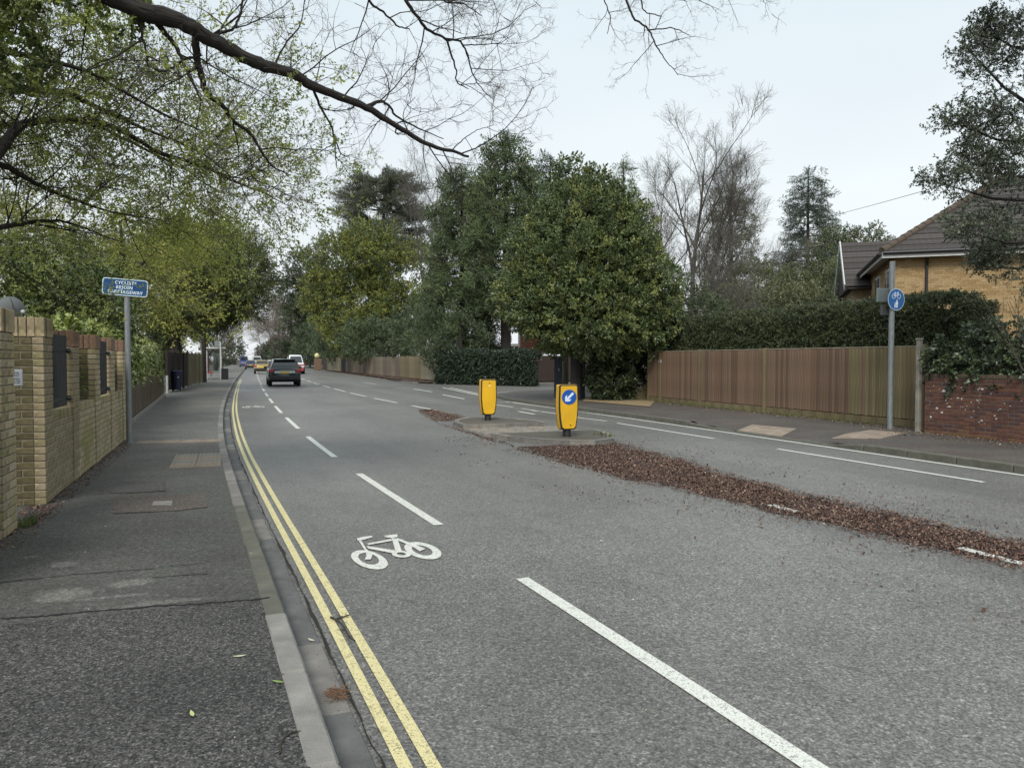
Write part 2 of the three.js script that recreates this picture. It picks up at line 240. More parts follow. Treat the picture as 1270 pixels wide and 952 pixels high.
// right pavement with its corner into the side road, dropped kerb at the crossing
const RK = [];   // kerb line of the right side, near to far, then round the corner
for (let z = 6; z >= -26; z -= .915) RK.push([xR(z), z]);
{ // corner: round from (10.3,-27) into the side road at (17,-37)
  const c = new THREE.CubicBezierCurve(new THREE.Vector2(xR(-26.9), -26.9), new THREE.Vector2(10.6, -32), new THREE.Vector2(11.6, -35.8), new THREE.Vector2(17.5, -37));
  for (let i = 1; i <= 14; i++) { const p = c.getPoint(i / 14); RK.push([p.x, p.y]); }
  RK.push([26, -37.6], [60, -38.5]);
}
const dropped = z => z < -11.3 && z > -15.0 ? .025 : z < -10.6 && z > -15.8 ? .06 : z < -31 ? .03 : .11;
{
  const inset = RK.map(([x, z], i) => { const a = RK[Math.max(0, i - 1)], b = RK[Math.min(RK.length - 1, i + 1)], dx = b[0] - a[0], dz = b[1] - a[1], l = Math.hypot(dx, dz); return [x - dz / l * .11, z + dx / l * .11]; });
  const vR = (x, z) => { const f = (1 + (fbm(x * 1.5, z * 1.5, 151, 4) - .5) * .6) * .9, d = fbm(x * 2, z * 2, 33, 4) > .56 ? .9 : 1; return [f, f * .96 * d, f * .92 * d]; };
  // near straight stretch as a strip that follows the kerb's height, then the corner as a sheet
  const h = (x, z) => { const e = xR(z) + .11, t = Math.min(1, Math.max(0, (x - e) / 1.1)), d0 = dropped(z); return d0 + (PAVE + .01 - d0) * t; };
  struct('pavement', grid(z => xR(z) + .1, () => 16, 6, -26, .18, .2, h, vR), M.paveRight);
  const far = inset.filter(p => p[1] < -26.05); const pts = [[16, -26], [inset.find(p => p[1] < -25)[0], -26], ...far, [60, -33], [26, -33], [20, -30]];
  const g = sheet(pts, .06, null, '', true), n = g.attributes.position.count; g.setAttribute('color', new THREE.Float32BufferAttribute(new Float32Array(n * 3).fill(.9), 3)); struct('pavement', g, M.paveRight);
  const kg = chbox(.125, .26, .905, .014), kerb = new THREE.Group(); kerb.name = numbered('kerb'); kerb.userData.kind = 'structure'; scene.add(kerb);
  for (let i = 0; i < RK.length - 3; i++) {
    const [x0, z0] = RK[i], [x1, z1] = RK[i + 1], len = Math.hypot(x1 - x0, z1 - z0), zm = (z0 + z1) / 2;
    const k = part('kerb_stone', kg, M.kerbMoss, kerb, [(x0 + x1) / 2 + .055, dropped(zm) - .128, zm]); k.rotation.y = Math.atan2(x1 - x0, z1 - z0); k.scale.z = len / .915;
    const d = (dropped(z1) - dropped(z0)); k.rotation.order = 'YXZ'; k.rotation.x = -Math.atan2(d, len) * .9;
  }
  const p = (u, v, y) => { const q = G(u, v, y); return [q.x, q.z]; };
  const patch = (pts, name) => { // old concrete crossing, follows the ramp of the pavement
    const q = pts.map(([u, v]) => { const [x, z] = p(u, v, .025); return [Math.max(x, xR(z) + .125), z]; }), N = 14, g = new THREE.PlaneGeometry(1, 1, N, N), P = g.attributes.position;
    for (let i = 0; i < P.count; i++) { const a = P.getX(i) + .5, b = P.getY(i) + .5, m = (j) => (q[0][j] * (1 - a) + q[1][j] * a) * (1 - b) + (q[3][j] * (1 - a) + q[2][j] * a) * b, x = m(0), z = m(1); P.setXYZ(i, x, h(x, z) + .005, z); g.attributes.uv.setXY(i, x, z); }
    g.computeVertexNormals(); struct(name, g, M.buff);
  };
  patch([[903, 534.5], [961, 542], [988, 536], [933, 530]], 'buff_crossing_slab'); patch([[1031, 546], [1092, 549.5], [1125, 542], [1080, 538]], 'buff_crossing_slab');
  sheet([p(722, 498, .1), p(806, 505, .1), p(818, 492, .1), p(760, 486, .1), p(732, 491, .1)], PAVE + .028, M.gravel, 'driveway');
  // far side of the junction
  const FK = [[60, -47.5], [24, -47.2], [16.5, -47.5], [13.6, -49.2], [12.2, -52], [11.9, -56]]; for (let z = -60; z > -400; z -= 8) FK.push([xR(z), z]);
  const back = [[16, -400], [16, -120], [14.6, -60], [14.4, -52], [16, -50], [60, -49]];
  const g2 = sheet([...FK, ...back], .09, null, '', true); g2.setAttribute('color', new THREE.Float32BufferAttribute(new Float32Array(g2.attributes.position.count * 3).fill(.95), 3)); struct('pavement', g2, M.paveRight);
  const gs = []; for (let i = 0; i < FK.length - 1; i++) { const [a, b] = [FK[i], FK[i + 1]], l = Math.hypot(b[0] - a[0], b[1] - a[1]), g3 = new THREE.BoxGeometry(.13, .2, l + .02); g3.rotateY(Math.atan2(b[0] - a[0], b[1] - a[1])); g3.translate((a[0] + b[0]) / 2, 0, (a[1] + b[1]) / 2); gs.push(g3); } struct('kerb', boxUV(merge(gs)), M.kerb);
  // earth behind the fences
  sheet([[14.45, 6], [14.45, -25], [16, -26], [20, -30], [26, -33], [60, -33], [60, 6]], PAVE + .035, M.soil, 'garden_soil');
}
// ---------------------------------------------------------------- painted markings
{
  const mark = (pts, mat = M.white, name = 'road_marking', y = .006) => sheet(pts, y, mat, name);
  const line = (f, w, z0, z1, mat, name) => { const a = [], b = [], n = Math.max(2, Math.ceil((z0 - z1) / 1.2)); for (let i = 0; i <= n; i++) { const z = z0 + (z1 - z0) * i / n; a.push([f(z) - w / 2, z]); b.push([f(z) + w / 2, z]); } return mark([...a, ...b.reverse()], mat, name); };
  line(z => xL(z) + .27, .055, 4, -68, M.yellow, 'yellow_line'); line(z => xL(z) + .375, .055, 4, -68, M.yellow, 'yellow_line');
  const cx = z => xL(z) + 1.64 + Math.max(0, z + 12) * .012;
  for (let i = 0, z = -1.55; i < 9; i++, z -= 5.62) line(cx, .1, z, z - 3.65, M.white, 'lane_dash');
  for (let z = -52; z > -120; z -= 6) line(z2 => xL(z2) + 1.7, .1, z, z - 3, M.white, 'lane_dash');
  // centre hazard dashes beyond the island
  const cc = z => lerpT([[-19, 6.5], [-22, 6.33], [-26.4, 6.09], [-32, 5.79], [-37.6, 5.66], [-43, 5.64], [-54, 5.75], [-120, 7.4], [-400, 16.6]], z);
  for (const [a, b] of [[-22, -26.3], [-28.2, -31.9], [-33.6, -37.4], [-39, -43], [-45, -49], [-51, -55], [-57, -61], [-63, -67], [-69, -73], [-75, -79]]) line(cc, .11, a, b, M.white, 'centre_dash');
  line(() => 5.62, .1, -6.45, -6.9, M.white, 'centre_dash'); line(() => 5.84, .1, -4.0, -4.75, M.white, 'centre_dash');
  // right: edge line and cycle lane dashes
  line(z => xR(z) - .2, .09, 4, -27.5, M.white, 'edge_line');
  for (const [a, b] of [[-3.4, 1.5], [-11.2, -7.2], [-17.2, -13.1], [-23.5, -19.4]].map(q => [Math.max(...q), Math.min(...q)])) line(z => xR(z) - 1.25, .09, a, b, M.white, 'lane_dash');
  // junction mouth: give-way dashes, hatching, side road centre
  const px = (u, v) => { const p = G(u, v, .006); return [p.x, p.z]; };
  const seg = (u0, v0, u1, v1, w = .12, name = 'junction_line') => { const a = px(u0, v0), b = px(u1, v1), dx = b[0] - a[0], dz = b[1] - a[1], l = Math.hypot(dx, dz), nx = -dz / l * w / 2, nz = dx / l * w / 2; mark([[a[0] + nx, a[1] + nz], [b[0] + nx, b[1] + nz], [b[0] - nx, b[1] - nz], [a[0] - nx, a[1] - nz]], M.white, name); };
  seg(558, 480.5, 593, 488.2); seg(549, 480.6, 593, 489.8); seg(549, 489.3, 576, 494.6); seg(513, 482.3, 536, 485.9); seg(489, 481, 505, 481.4); seg(617, 487, 646, 485); seg(668, 484, 690, 483.2, .2);
  seg(616, 499, 634, 498.6); seg(616, 502, 636, 504.6); seg(643, 510, 663, 513.5); seg(659, 509, 672, 510); seg(450, 474, 466, 476); seg(540, 508.5, 560, 512.6);
  seg(636, 498.6, 745, 514, .09); seg(696, 515, 752, 522, .09);
  // bicycle symbol
  const c = (x, y) => px(400 + x / 7.056, 640 + y / 7.056);
  const ell = (cx0, cy, a, b, rot, n = 36) => { const r = []; for (let i = 0; i < n; i++) { const t = i / n * 6.2832, X = a * Math.cos(t), Y = b * Math.sin(t); r.push(c(cx0 + X * Math.cos(rot) - Y * Math.sin(rot), cy + X * Math.sin(rot) + Y * Math.cos(rot))); } return r; };
  const sh = (pts, hole) => { const s = new THREE.Shape(pts.map(([x, z]) => new THREE.Vector2(x, -z))); if (hole) s.holes.push(new THREE.Path(hole.map(([x, z]) => new THREE.Vector2(x, -z)))); const g = new THREE.ShapeGeometry(s); g.rotateX(-Math.PI / 2); return g; };
  const bar = (...q) => sh(q.map(p => c(...p)));
  const pieces = [
    [sh(ell(410, 380, 166, 74, .27), ell(403, 371, 93, 47, .27)), .006],
    [sh(ell(878, 300, 166, 68, .22), ell(872, 298, 93, 40, .25)), .006],
    [bar([300, 190], [330, 200], [385, 290], [440, 330], [420, 378], [368, 378], [385, 345], [370, 300]), .0068],
    [bar([300, 192], [305, 212], [345, 210], [437, 183], [432, 172], [370, 178]), .0074],
    [bar([390, 240], [600, 200], [610, 215], [400, 252]), .008],
    [bar([385, 262], [415, 266], [640, 302], [640, 330], [400, 284]), .0086],
    [bar([605, 190], [655, 195], [695, 310], [640, 315]), .0062],
    [bar([540, 170], [655, 158], [655, 182], [600, 192], [545, 182]), .0074],
    [bar([650, 190], [760, 230], [900, 285], [850, 308], [780, 262], [650, 210]), .008],
    [sh(ell(690, 332, 84, 29, .05), ell(690, 330, 40, 13, .1)), .0074],
  ].map(([g, y]) => { g.translate(0, y, 0); return g; });
  const bike = struct('cycle_symbol', merge(pieces), M.white);
  const ctr = G(492, 684); bike.geometry.translate(-ctr.x, 0, -ctr.z); bike.position.set(ctr.x, 0, ctr.z);
  for (const [u, v, s] of [[315, 504.5, 1], [307, 480.5, 1.1]]) { const b = shade(new THREE.Mesh(bike.geometry, M.white)); b.name = numbered('cycle_symbol'); b.userData.kind = 'structure'; const p = G(u, v); b.position.set(p.x, 0, p.z); b.scale.set(s, 1, s); scene.add(b); }
  seg(296, 470.5, 325, 470, .3, 'bus_stop_line');
}
// SECTION2
// ---------------------------------------------------------------- brick walls on the left
const geoCache = {};
const cbox = (w, h, d, c) => geoCache[`${w},${h},${d},${c}`] ??= chbox(w, h, d, c);
M.brickVC = std({ map: fineT, vertexColors: true, roughness: .95 });
function layBricks(thingGroup, list, most = 300) {   // list: {g, p, m, parent, ry}
  const eye = V(0, EYE, 0); list.forEach(b => b.d = b.p.distanceTo(eye) + (b.hidden ? 50 : 0)); list.sort((a, b) => a.d - b.d);
  const rest = [];
  list.forEach((b, i) => {
    if (i < most) { const m = part('brick', b.g, b.m, b.parent); m.position.copy(b.p).sub(thingGroup.position); if (b.parent !== thingGroup) m.position.sub(b.parent.position); m.rotation.set(b.rx || 0, b.ry || 0, 0); }
    else { const g = b.g.clone(); g.rotateX(b.rx || 0); g.rotateY(b.ry || 0); g.translate(b.p.x, b.p.y, b.p.z); rest.push(paint(g, b.m.color)); }
  });
  if (rest.length) { const o = wpart('brickwork', merge(rest), M.brickVC, thingGroup); o.userData.kind = 'stuff'; }
}
{
  const XW = -1.76, CH = .0755, LOW = 11, r = rnd(101), pick = a => a[Math.floor(r() * a.length)];
  function lowWall(list, owner, z0, z1) {       // street face of the low wall, z0 nearer than z1
    for (let c = 0; c < LOW; c++) for (let k = -1; k * .2255 < z0 - z1; k++) {
      let a = z0 - k * .2255 - (c % 2 ? .113 : 0), b = a - .2155; a = Math.min(a, z0); b = Math.max(b, z1); if (a - b < .04) continue;
      const w = Math.round((a - b) * 100) / 100, yy = PAVE + .035 + c * CH, moss = fbm(a * 1.2, yy * 2, 8, 3) + (c < 3 ? .14 : 0) > .66;
      list.push({ g: cbox(.1, .0655, w, .005), p: V(XW - .05 + (r() - .5) * .005, yy, (a + b) / 2), m: pick(moss ? M.algaeBricks : M.buffBricks), parent: owner });
    }
    for (let z = z0 - .035; z > z1 + .03; z -= .0755) list.push({ g: cbox(.1, .1, .0655, .005), p: V(XW - .05 + (r() - .5) * .004, PAVE + LOW * CH + .052, z), m: pick(r() < .35 ? M.algaeBricks : M.buffBricks), parent: owner });
    return bx(XW - .3, XW - .009, PAVE - .1, PAVE + LOW * CH + .095, z1, z0);
  }
  function pier(list, owner, z0, top, cap) {
    const S = .44, z1 = z0 - S, XP = XW + .014, n = Math.round((top - .16 - PAVE) / CH);
    for (let c = 0; c < n; c++) {
      const y = PAVE + .035 + c * CH, odd = c % 2, jx = () => (r() - .5) * .004;
      // street face
      if (odd) for (const q of [0, 1]) list.push({ g: cbox(.1, .0655, .215, .005), p: V(XP - .05 + jx(), y, z0 - .1085 - q * .223), m: pick(M.buffBricks), parent: owner });
      else for (const [o, w] of [[.05, .1], [.2185, .215], [.387, .1]]) list.push({ g: cbox(.1, .0655, w, .005), p: V(XP - .05 + jx(), y, z0 - o), m: pick(M.buffBricks), parent: owner });
      // face towards the gate opening
      for (const [o, w] of odd ? [[.21, .215], [.38, .1]] : [[.155, .1], [.325, .215]]) list.push({ g: cbox(w, .0655, .1, .005), p: V(XP - o, y, z0 - .05 + jx()), m: pick(M.mossBricks), parent: owner });
    }
    const yc = PAVE + n * CH + .1;
    for (let k = 0; k < 6; k++) { list.push({ g: cbox(.1, .2, .066, .005), p: V(XP - .045 + .004, yc, z0 - .035 - k * .0745), m: pick(cap), parent: owner }); if (k) list.push({ g: cbox(.066, .2, .1, .005), p: V(XP - .035 - k * .0745, yc, z0 - .045 + .004), m: pick(cap), parent: owner }); }
    return merge([bx(XP - S + .009, XP - .009, PAVE - .1, yc + .09, z1, z0 - .009)]);
  }
  function section(label, piers, lows) {
    const t = thing('brick_wall', label, 'brick wall', [XW, PAVE, piers[0][0]], 0); const list = [];
    for (const [z, top, cap] of piers) { const p = part('pier', new THREE.BufferGeometry(), M.mortar, t); p.geometry = pier(list, p, z, top, cap).translate(-XW, -PAVE, -piers[0][0]); }
    for (const [a, b] of lows) { const p = part('low_wall', new THREE.BufferGeometry(), M.mortar, t); p.geometry = lowWall(list, p, a, b).translate(-XW, -PAVE, -piers[0][0]); }
    layBricks(t, list);
  }
  const cb = M.buffBricks.slice(3, 5).concat(M.mossBricks.slice(1, 2)), cr = M.capBricks;
  section('buff brick wall and tall pier carrying a small white notice, before the gate opening', [[-7.5, 2.0, cb], [-5.4, 2.0, cb]], [[-5.84, -7.5]]);
  section('long buff brick wall with tall piers along the pavement, behind the blue sign', [[-9.12, 1.98, cb], [-10.75, 1.92, cr], [-12.5, 1.92, cr], [-14.15, 1.92, cr], [-15.7, 1.9, cr]], [[-9.56, -10.75], [-11.19, -12.5], [-12.94, -14.15], [-14.59, -15.7]]);
  function railing(z0, z1, label) {
    const y0 = PAVE + LOW * CH + .1, t = thing('railing', label, 'railing', [XW - .05, y0, (z0 + z1) / 2], 0, 'black railings between the brick piers'), L = z0 - z1 - .02;
    for (const y of [.1, .68]) part('rail', chbox(.012, .035, L, .004), M.black, t, [0, y, 0]);
    const bg = new THREE.CylinderGeometry(.009, .009, .84, 6); for (let z = -L / 2 + .06; z < L / 2; z += .085) part('bar', bg, M.black, t, [0, .44, z]);
    for (const y of [.1, .68]) for (const z of [-L / 2 + .03, L / 2 - .03]) part('bracket', new THREE.SphereGeometry(.032, 8, 6), M.black, t, [.02, y, z]);
  }
  railing(-5.84, -7.5, 'black metal railing in the brick wall before the gate opening');
  railing(-9.56, -10.75, 'black metal railing between the first two piers beyond the gate opening');
  railing(-12.94, -14.15, 'black metal railing between red-topped brick piers near the blue sign');
  // notice on the gate pier
  const p = at(20.5, 468, 7.18), n = thing('notice_plate', 'small white notice fixed to the brick gate pier', 'notice', [p.x, p.y, p.z], -.1);
  const cv = document.createElement('canvas'); cv.width = 96; cv.height = 160; const c = cv.getContext('2d'); c.fillStyle = '#d8dade'; c.fillRect(0, 0, 96, 160); c.strokeStyle = '#565a62'; c.lineWidth = 7; c.beginPath(); c.arc(48, 48, 20, 0, 7); c.stroke(); c.beginPath(); c.moveTo(40, 58); c.lineTo(56, 36); c.stroke(); c.fillStyle = '#4a4e58'; for (const [x, y, w] of [[20, 88, 54], [14, 108, 20], [40, 108, 40], [22, 128, 16], [44, 128, 30]]) c.fillRect(x, y, w, 9);
  const ct = new THREE.CanvasTexture(cv); ct.colorSpace = THREE.SRGBColorSpace;
  part('plate', chbox(.095, .155, .008, .002), M.whitePaint, n); part('print', new THREE.PlaneGeometry(.088, .148), std({ map: ct, roughness: .5 }), n, [0, 0, .0052]); part('bracket', bx(-.14, .05, -.008, .008, -.02, -.005), M.greySteel, n);
  // satellite dish on a pole in the garden
  const q = at(13, 389, 12.5), d = thing('satellite_dish', 'grey satellite dish behind the brick gate pier', 'satellite dish', [q.x, 0, q.z], .75);
  const pr = []; for (let i = 0; i <= 8; i++) pr.push(new THREE.Vector2(.03 + i * .029, i * i * .0016)); const dg = new THREE.LatheGeometry(pr, 24); dg.rotateX(-Math.PI / 2 + .25);
  part('dish', dg, std({ color: lin(.16, .17, .17), roughness: .6, side: THREE.DoubleSide }), d, [0, q.y, .05]); part('arm', bx(-.01, .01, -.02, 0, .05, .32), M.black, d, [0, q.y - .15, 0]); part('receiver', new THREE.CylinderGeometry(.025, .03, .08, 10), M.black, d, [0, q.y - .12, .34]);
  part('pole', new THREE.CylinderGeometry(.022, .022, q.y + .06, 8), M.black, d, [0, (q.y + .06) / 2, 0]);
  const l = at(36, 399, 7.95), lamp = thing('garden_lamp', 'small white garden lamp on top of a brick gate pier', 'lamp', [XW - .2, 1.96, -9.3]);
  part('base', new THREE.CylinderGeometry(.04, .05, .05, 12), M.black, lamp, [0, .05, 0]); part('stem', new THREE.CylinderGeometry(.012, .012, .06, 8), M.black, lamp, [0, .1, 0]); part('globe', new THREE.SphereGeometry(.022, 12, 8), M.whitePaint, lamp, [0, .14, 0]);
}
// ---------------------------------------------------------------- fences
{
  const r = rnd(44), pick = a => a[Math.floor(r() * a.length)];
  // brown closeboard fence on the right
  const z0 = -12.41, z1 = -24.55, fx = z => 14.23 + (z0 - z) * .023;
  const t = thing('closeboard_fence', 'long brown closeboard fence, weathered green at one end, below the trimmed hedge', 'fence', [fx(z0), PAVE, z0]);
  const L = z0 - z1, n = 112, bg = [0, 1, 2].map(i => chbox(.018, 1.6 - i * .006, .112, .004)), a = Math.atan2(fx(z1) - fx(z0), L);
  for (let i = 0; i < n; i++) {
    const z = -(i + .5) * L / n, green = i < 14 || (i < 22 && r() < .5) || (i > 106 && r() < .6);
    const b = part('board', bg[i % 3], pick(green ? M.fenceGreen : M.fenceBrown), t, [fx(z0 + z) - fx(z0) - .03 + (r() - .5) * .004, .98 + r() * .006, z]); b.rotation.y = -a + .24;
  }
  for (const z of [-.05, -5.45, -8.75, -11.25, -12.1]) part('post', chbox(.1, 1.86, .1, .008), pick(M.fenceGreen), t, [fx(z0 + z) - fx(z0) - .012 + (z < -10 ? .0 : -.03), .9, z]);
  for (let i = 0; i < 4; i++) { const g = part('gravel_board', chbox(.03, .17, L / 4 - .01, .005), pick(M.fenceGreen), t, [fx(z0 - (i + .5) * L / 4) - fx(z0) - .035, .085, -(i + .5) * L / 4]); g.rotation.y = -a; }
  for (let i = 0; i < 4; i++) { const g = part('capping', chbox(.055, .022, L / 4 - .006, .004), M.fencePale[2], t, [fx(z0 - (i + .5) * L / 4) - fx(z0) - .02, 1.795, -(i + .5) * L / 4]); g.rotation.y = -a; }
  for (const y of [.4, 1.5]) { const g = part('rail', chbox(.06, .09, L, .006), M.fenceBrown[2], t, [fx(z0 - L / 2) - fx(z0) + .03, y, -L / 2]); g.rotation.y = -a; }
  const pl = part('nameplate', chbox(.012, .1, .16, .003), M.whitePaint, t, [fx(z1 + .9) - fx(z0) - .055, 1.45, z1 + .9 - z0]); pl.userData.label = 'small white nameplate';
  // concrete post at the end, on the wall
  const cp = thing('concrete_post', 'grey concrete post between brown fence and red brick wall', 'post', [13.46, PAVE, -11.95]); part('shaft', chbox(.1, 1.9, .09, .012), M.concrete, cp, [0, .95, 0]); part('cap', chbox(.12, .05, .12, .015), M.concrete, cp, [0, 1.92, 0]);
  // low board fence on the left, under the leafy hedge
  const q = thing('board_fence', 'low weathered board fence along the pavement under the leafy hedge', 'fence', [-2.0, PAVE, -16.2]);
  const lx = z => -(z + 16.2) * -.02, bl = [0, 1].map(i => chbox(.018, .82 - i * .012, .118, .004));
  for (let i = 0; i < 148; i++) { const z = -i * .124 - .06; const b = part('board', bl[i % 2], pick(M.fenceGrey), q, [z * .019 + (r() - .5) * .006, .54 + (r() - .5) * .01, z]); b.rotation.y = .08; }
  for (let i = 0; i < 10; i++) { const b = part('base_board', chbox(.05, .12, 1.83, .008), M.concrete, q, [-i * 1.835 * .019 + .01, .06, -i * 1.835 - .92]); b.rotation.y = .019; }
  for (const y of [.3, .8]) { const g = part('rail', chbox(.04, .07, 18.3, .004), M.fenceGrey[1], q, [-.05 - .175, y, -9.2]); g.rotation.y = .019; }
  // tall fence panels beyond the driveway on the left
  const f = thing('panel_fence', 'tall wooden fence panels with pale posts beyond the blue bin', 'fence', [-2.5, PAVE, -38.5], -.076);
  for (let i = 0; i < 8; i++) {
    const z = -i * 1.9; const gs = []; for (let k = 0; k < 14; k++) gs.push(chbox(.02 + (k % 2) * .012, 1.78, .13, .004, 0, 0, -.06 - k * .13));
    const m = part('panel', merge(gs), M.fenceGreen[i % 3], f, [0, .98, z]); if (i < 4) m.material = M.dark;
    part('post', chbox(.1, 1.95, .1, .01), i < 4 ? M.dark : M.fencePale[i % 3], f, [.02, .97, z]);
  }
  // old fence across the junction, in panels
  const o = thing('old_fence', 'old pale wooden fence with rotting boards across the junction', 'fence', [14.15, .09, -52.5]);
  for (let i = 0; i < 37; i++) {
    const gs = [], z = -i * 1.86, pale = i < 3 || (i > 25 && i < 33), col = pale ? M.fencePale[(i % 2) * 2] : i > 33 ? M.dark : i === 24 || i === 25 ? M.dark : i < 7 ? M.fenceGreen[i % 3] : M.fenceGrey[i % 3];
    for (let k = 0; k < 13; k++) { const h = 1.75 + (r() - .5) * (i < 4 ? .12 : .03); gs.push(chbox(.02 + (k % 2) * .012, h, .138, .004, 0, h / 2 + .04, -.07 - k * .142)); }
    const m = part('panel', merge(gs), col, o, [0, 0, z]); m.rotation.z = (r() - .5) * .05; m.position.x = (r() - .5) * .05;
    if (i % 2) part('post', chbox(.1, 1.8, .1, .01), M.fenceGrey[i % 3], o, [.06, .9, z]);
  }
  // fence behind the side road, dark brown
  const s = thing('dark_fence', 'dark brown board fence at the end of the ivy hedge', 'fence', [19.4, .09, -49.3]);
  for (let i = 0; i < 5; i++) { const gs = []; for (let k = 0; k < 12; k++) gs.push(chbox(.15, 1.75, .02 + (k % 2) * .014, .004, k * .152 + .075, .9, 0)); part('panel', merge(gs), wood(.06, .038, .03), s, [i * 1.86, 0, 0]); part('post', chbox(.1, 1.8, .1, .01), M.dark, s, [i * 1.86, .92, -.06]); }
}
{ // red brick wall on the right
  const z0 = -4.5, z1 = -11.75, XF = 13.4, CH = .0755, r = rnd(303), list = [], t = thing('brick_wall', 'old red brick wall spotted with pale lichen below the ivy bush', 'brick wall', [XF, PAVE, z1]);
  part('mortar_core', bx(XF + .007, XF + .3, PAVE - .1, PAVE + 1.16, z1, z0).translate(-XF, -PAVE, -z1), M.mortarDark, t);
  for (let c = 0; c < 15; c++) for (let k = 0; k < 34; k++) {
    let b = z1 + k * .2255 - (c % 2 ? .113 : 0), a = b + .2155; b = Math.max(b, z1); a = Math.min(a, z0); if (a - b < .04) continue; const y = PAVE + .035 + c * CH;
    const w = Math.round((a - b) * 100) / 100; const ochre = c < 5 && fbm(a * 1.1, y * 2, 5, 3) > .52; list.push({ g: cbox(.1, .0655, w, .005), p: V(XF + .05 + (r() - .5) * .008, y, (a + b) / 2), m: ochre ? M.redBricks[4] : M.redBricks[Math.floor(r() * 4)], parent: t, rx: (r() - .5) * .01 });
  }
  const capM = brick(.13, .095, .06);
  for (let z = z1 + .06; z < z0; z += .113) list.push({ g: cbox(.22, .075, .105, .008), p: V(XF + .1, PAVE + 1.18 + (r() - .5) * .008, z), m: capM, parent: t });
  layBricks(t, list);
  // lichen: crusts a few millimetres thick on the bricks
  const gs = []; for (let i = 0; i < 170; i++) { const z = z1 + .1 + r() * 4.6, y = PAVE + .3 + r() * .75; if (fbm(z * 1.5, y * 3, 77, 3) < .47) continue; const g = new THREE.CircleGeometry(.006 + r() * r() * .024, 7); g.scale(1 + r(), .6 + r() * .5, 1); g.rotateY(-Math.PI / 2); g.translate(XF - .0072, y, z); gs.push(g); }
  const lm = wpart('lichen', merge(gs), std({ color: lin(.52, .50, .47), roughness: 1 }), t); lm.userData.kind = 'stuff';
}
// ---------------------------------------------------------------- signs, bollards, island
function canvasMat(w, h, draw, rough = .45) { const cv = document.createElement('canvas'); cv.width = w; cv.height = h; draw(cv.getContext('2d'), w, h); const t = new THREE.CanvasTexture(cv); t.colorSpace = THREE.SRGBColorSpace; t.anisotropy = 8; return std({ map: t, roughness: rough }); }
function roundRect(c, x, y, w, h, q) { c.beginPath(); c.moveTo(x + q, y); c.lineTo(x + w - q, y); c.quadraticCurveTo(x + w, y, x + w, y + q); c.lineTo(x + w, y + h - q); c.quadraticCurveTo(x + w, y + h, x + w - q, y + h); c.lineTo(x + q, y + h); c.quadraticCurveTo(x, y + h, x, y + h - q); c.lineTo(x, y + q); c.quadraticCurveTo(x, y, x + q, y); c.closePath(); }
function rrShape(w, h, q) { const s = new THREE.Shape(), x = -w / 2, y = -h / 2; s.moveTo(x + q, y); s.lineTo(x + w - q, y); s.quadraticCurveTo(x + w, y, x + w, y + q); s.lineTo(x + w, y + h - q); s.quadraticCurveTo(x + w, y + h, x + w - q, y + h); s.lineTo(x + q, y + h); s.quadraticCurveTo(x, y + h, x, y + h - q); s.lineTo(x, y + q); s.quadraticCurveTo(x, y, x + q, y); return s; }
{
  const p = G(160, 550, PAVE), t = thing('road_sign', 'blue sign reading cyclists rejoin carriageway on a tall grey pole', 'road sign', [p.x, PAVE, p.z]);
  const top = at(158, 346, 13.7).y - PAVE;
  part('pole', new THREE.CylinderGeometry(.047, .047, top - .02, 20), M.greySteel, t, [0, (top - .02) / 2, 0]); part('collar', new THREE.CylinderGeometry(.075, .085, .03, 20), M.concrete, t, [0, .01, 0]);
  const w = .73, h = .3, pl = new THREE.Group(); pl.name = 'plate_assembly';
  const plate = part('plate', new THREE.ExtrudeGeometry(rrShape(w, h, .06), { depth: .006, bevelEnabled: false }), M.greySteel, t, [-.02, top - h / 2, .055]); plate.rotation.z = -.06;
  const print = new THREE.ShapeGeometry(rrShape(w - .004, h - .004, .058)); { const q = print.attributes.position, uv = print.attributes.uv; for (let i = 0; i < q.count; i++) uv.setXY(i, q.getX(i) / w + .5, q.getY(i) / h + .5); }
  part('print', print, canvasMat(1024, 420, (c, W, H) => {
    c.fillStyle = '#c9dbe3'; c.fillRect(0, 0, W, H); roundRect(c, 22, 22, W - 44, H - 44, 70); c.fillStyle = '#0b4074'; c.fill();
    c.fillStyle = '#d6e4e6'; c.textAlign = 'center'; c.font = 'bold 112px sans-serif'; c.fillText('CYCLISTS', W / 2 + 10, 140); c.fillText('REJOIN', W / 2 - 20, 252); c.font = 'bold 112px sans-serif'; c.fillText('CARRIAGEWAY', W / 2 + 6, 366, 880);
    const r = rnd(9); for (let i = 0; i < 260; i++) { const e = i < 150, x = e ? (r() < .5 ? r() * r() * 260 : 440 + r() * 120) : r() * W, y = e ? H * (.3 + .7 * r()) : r() * H; c.fillStyle = ['rgba(110,125,60,.75)', 'rgba(150,160,110,.6)', 'rgba(70,100,70,.6)'][Math.floor(r() * 3)]; c.beginPath(); c.ellipse(x, y, 2 + r() * 10, 2 + r() * 7, r() * 3, 0, 7); c.fill(); }
  }), plate, [0, 0, .0075]);
  for (const y of [-.07, .07]) part('clip', bx(-.07, .07, y - .015, y + .015, -.11, 0), M.greySteel, plate);
}
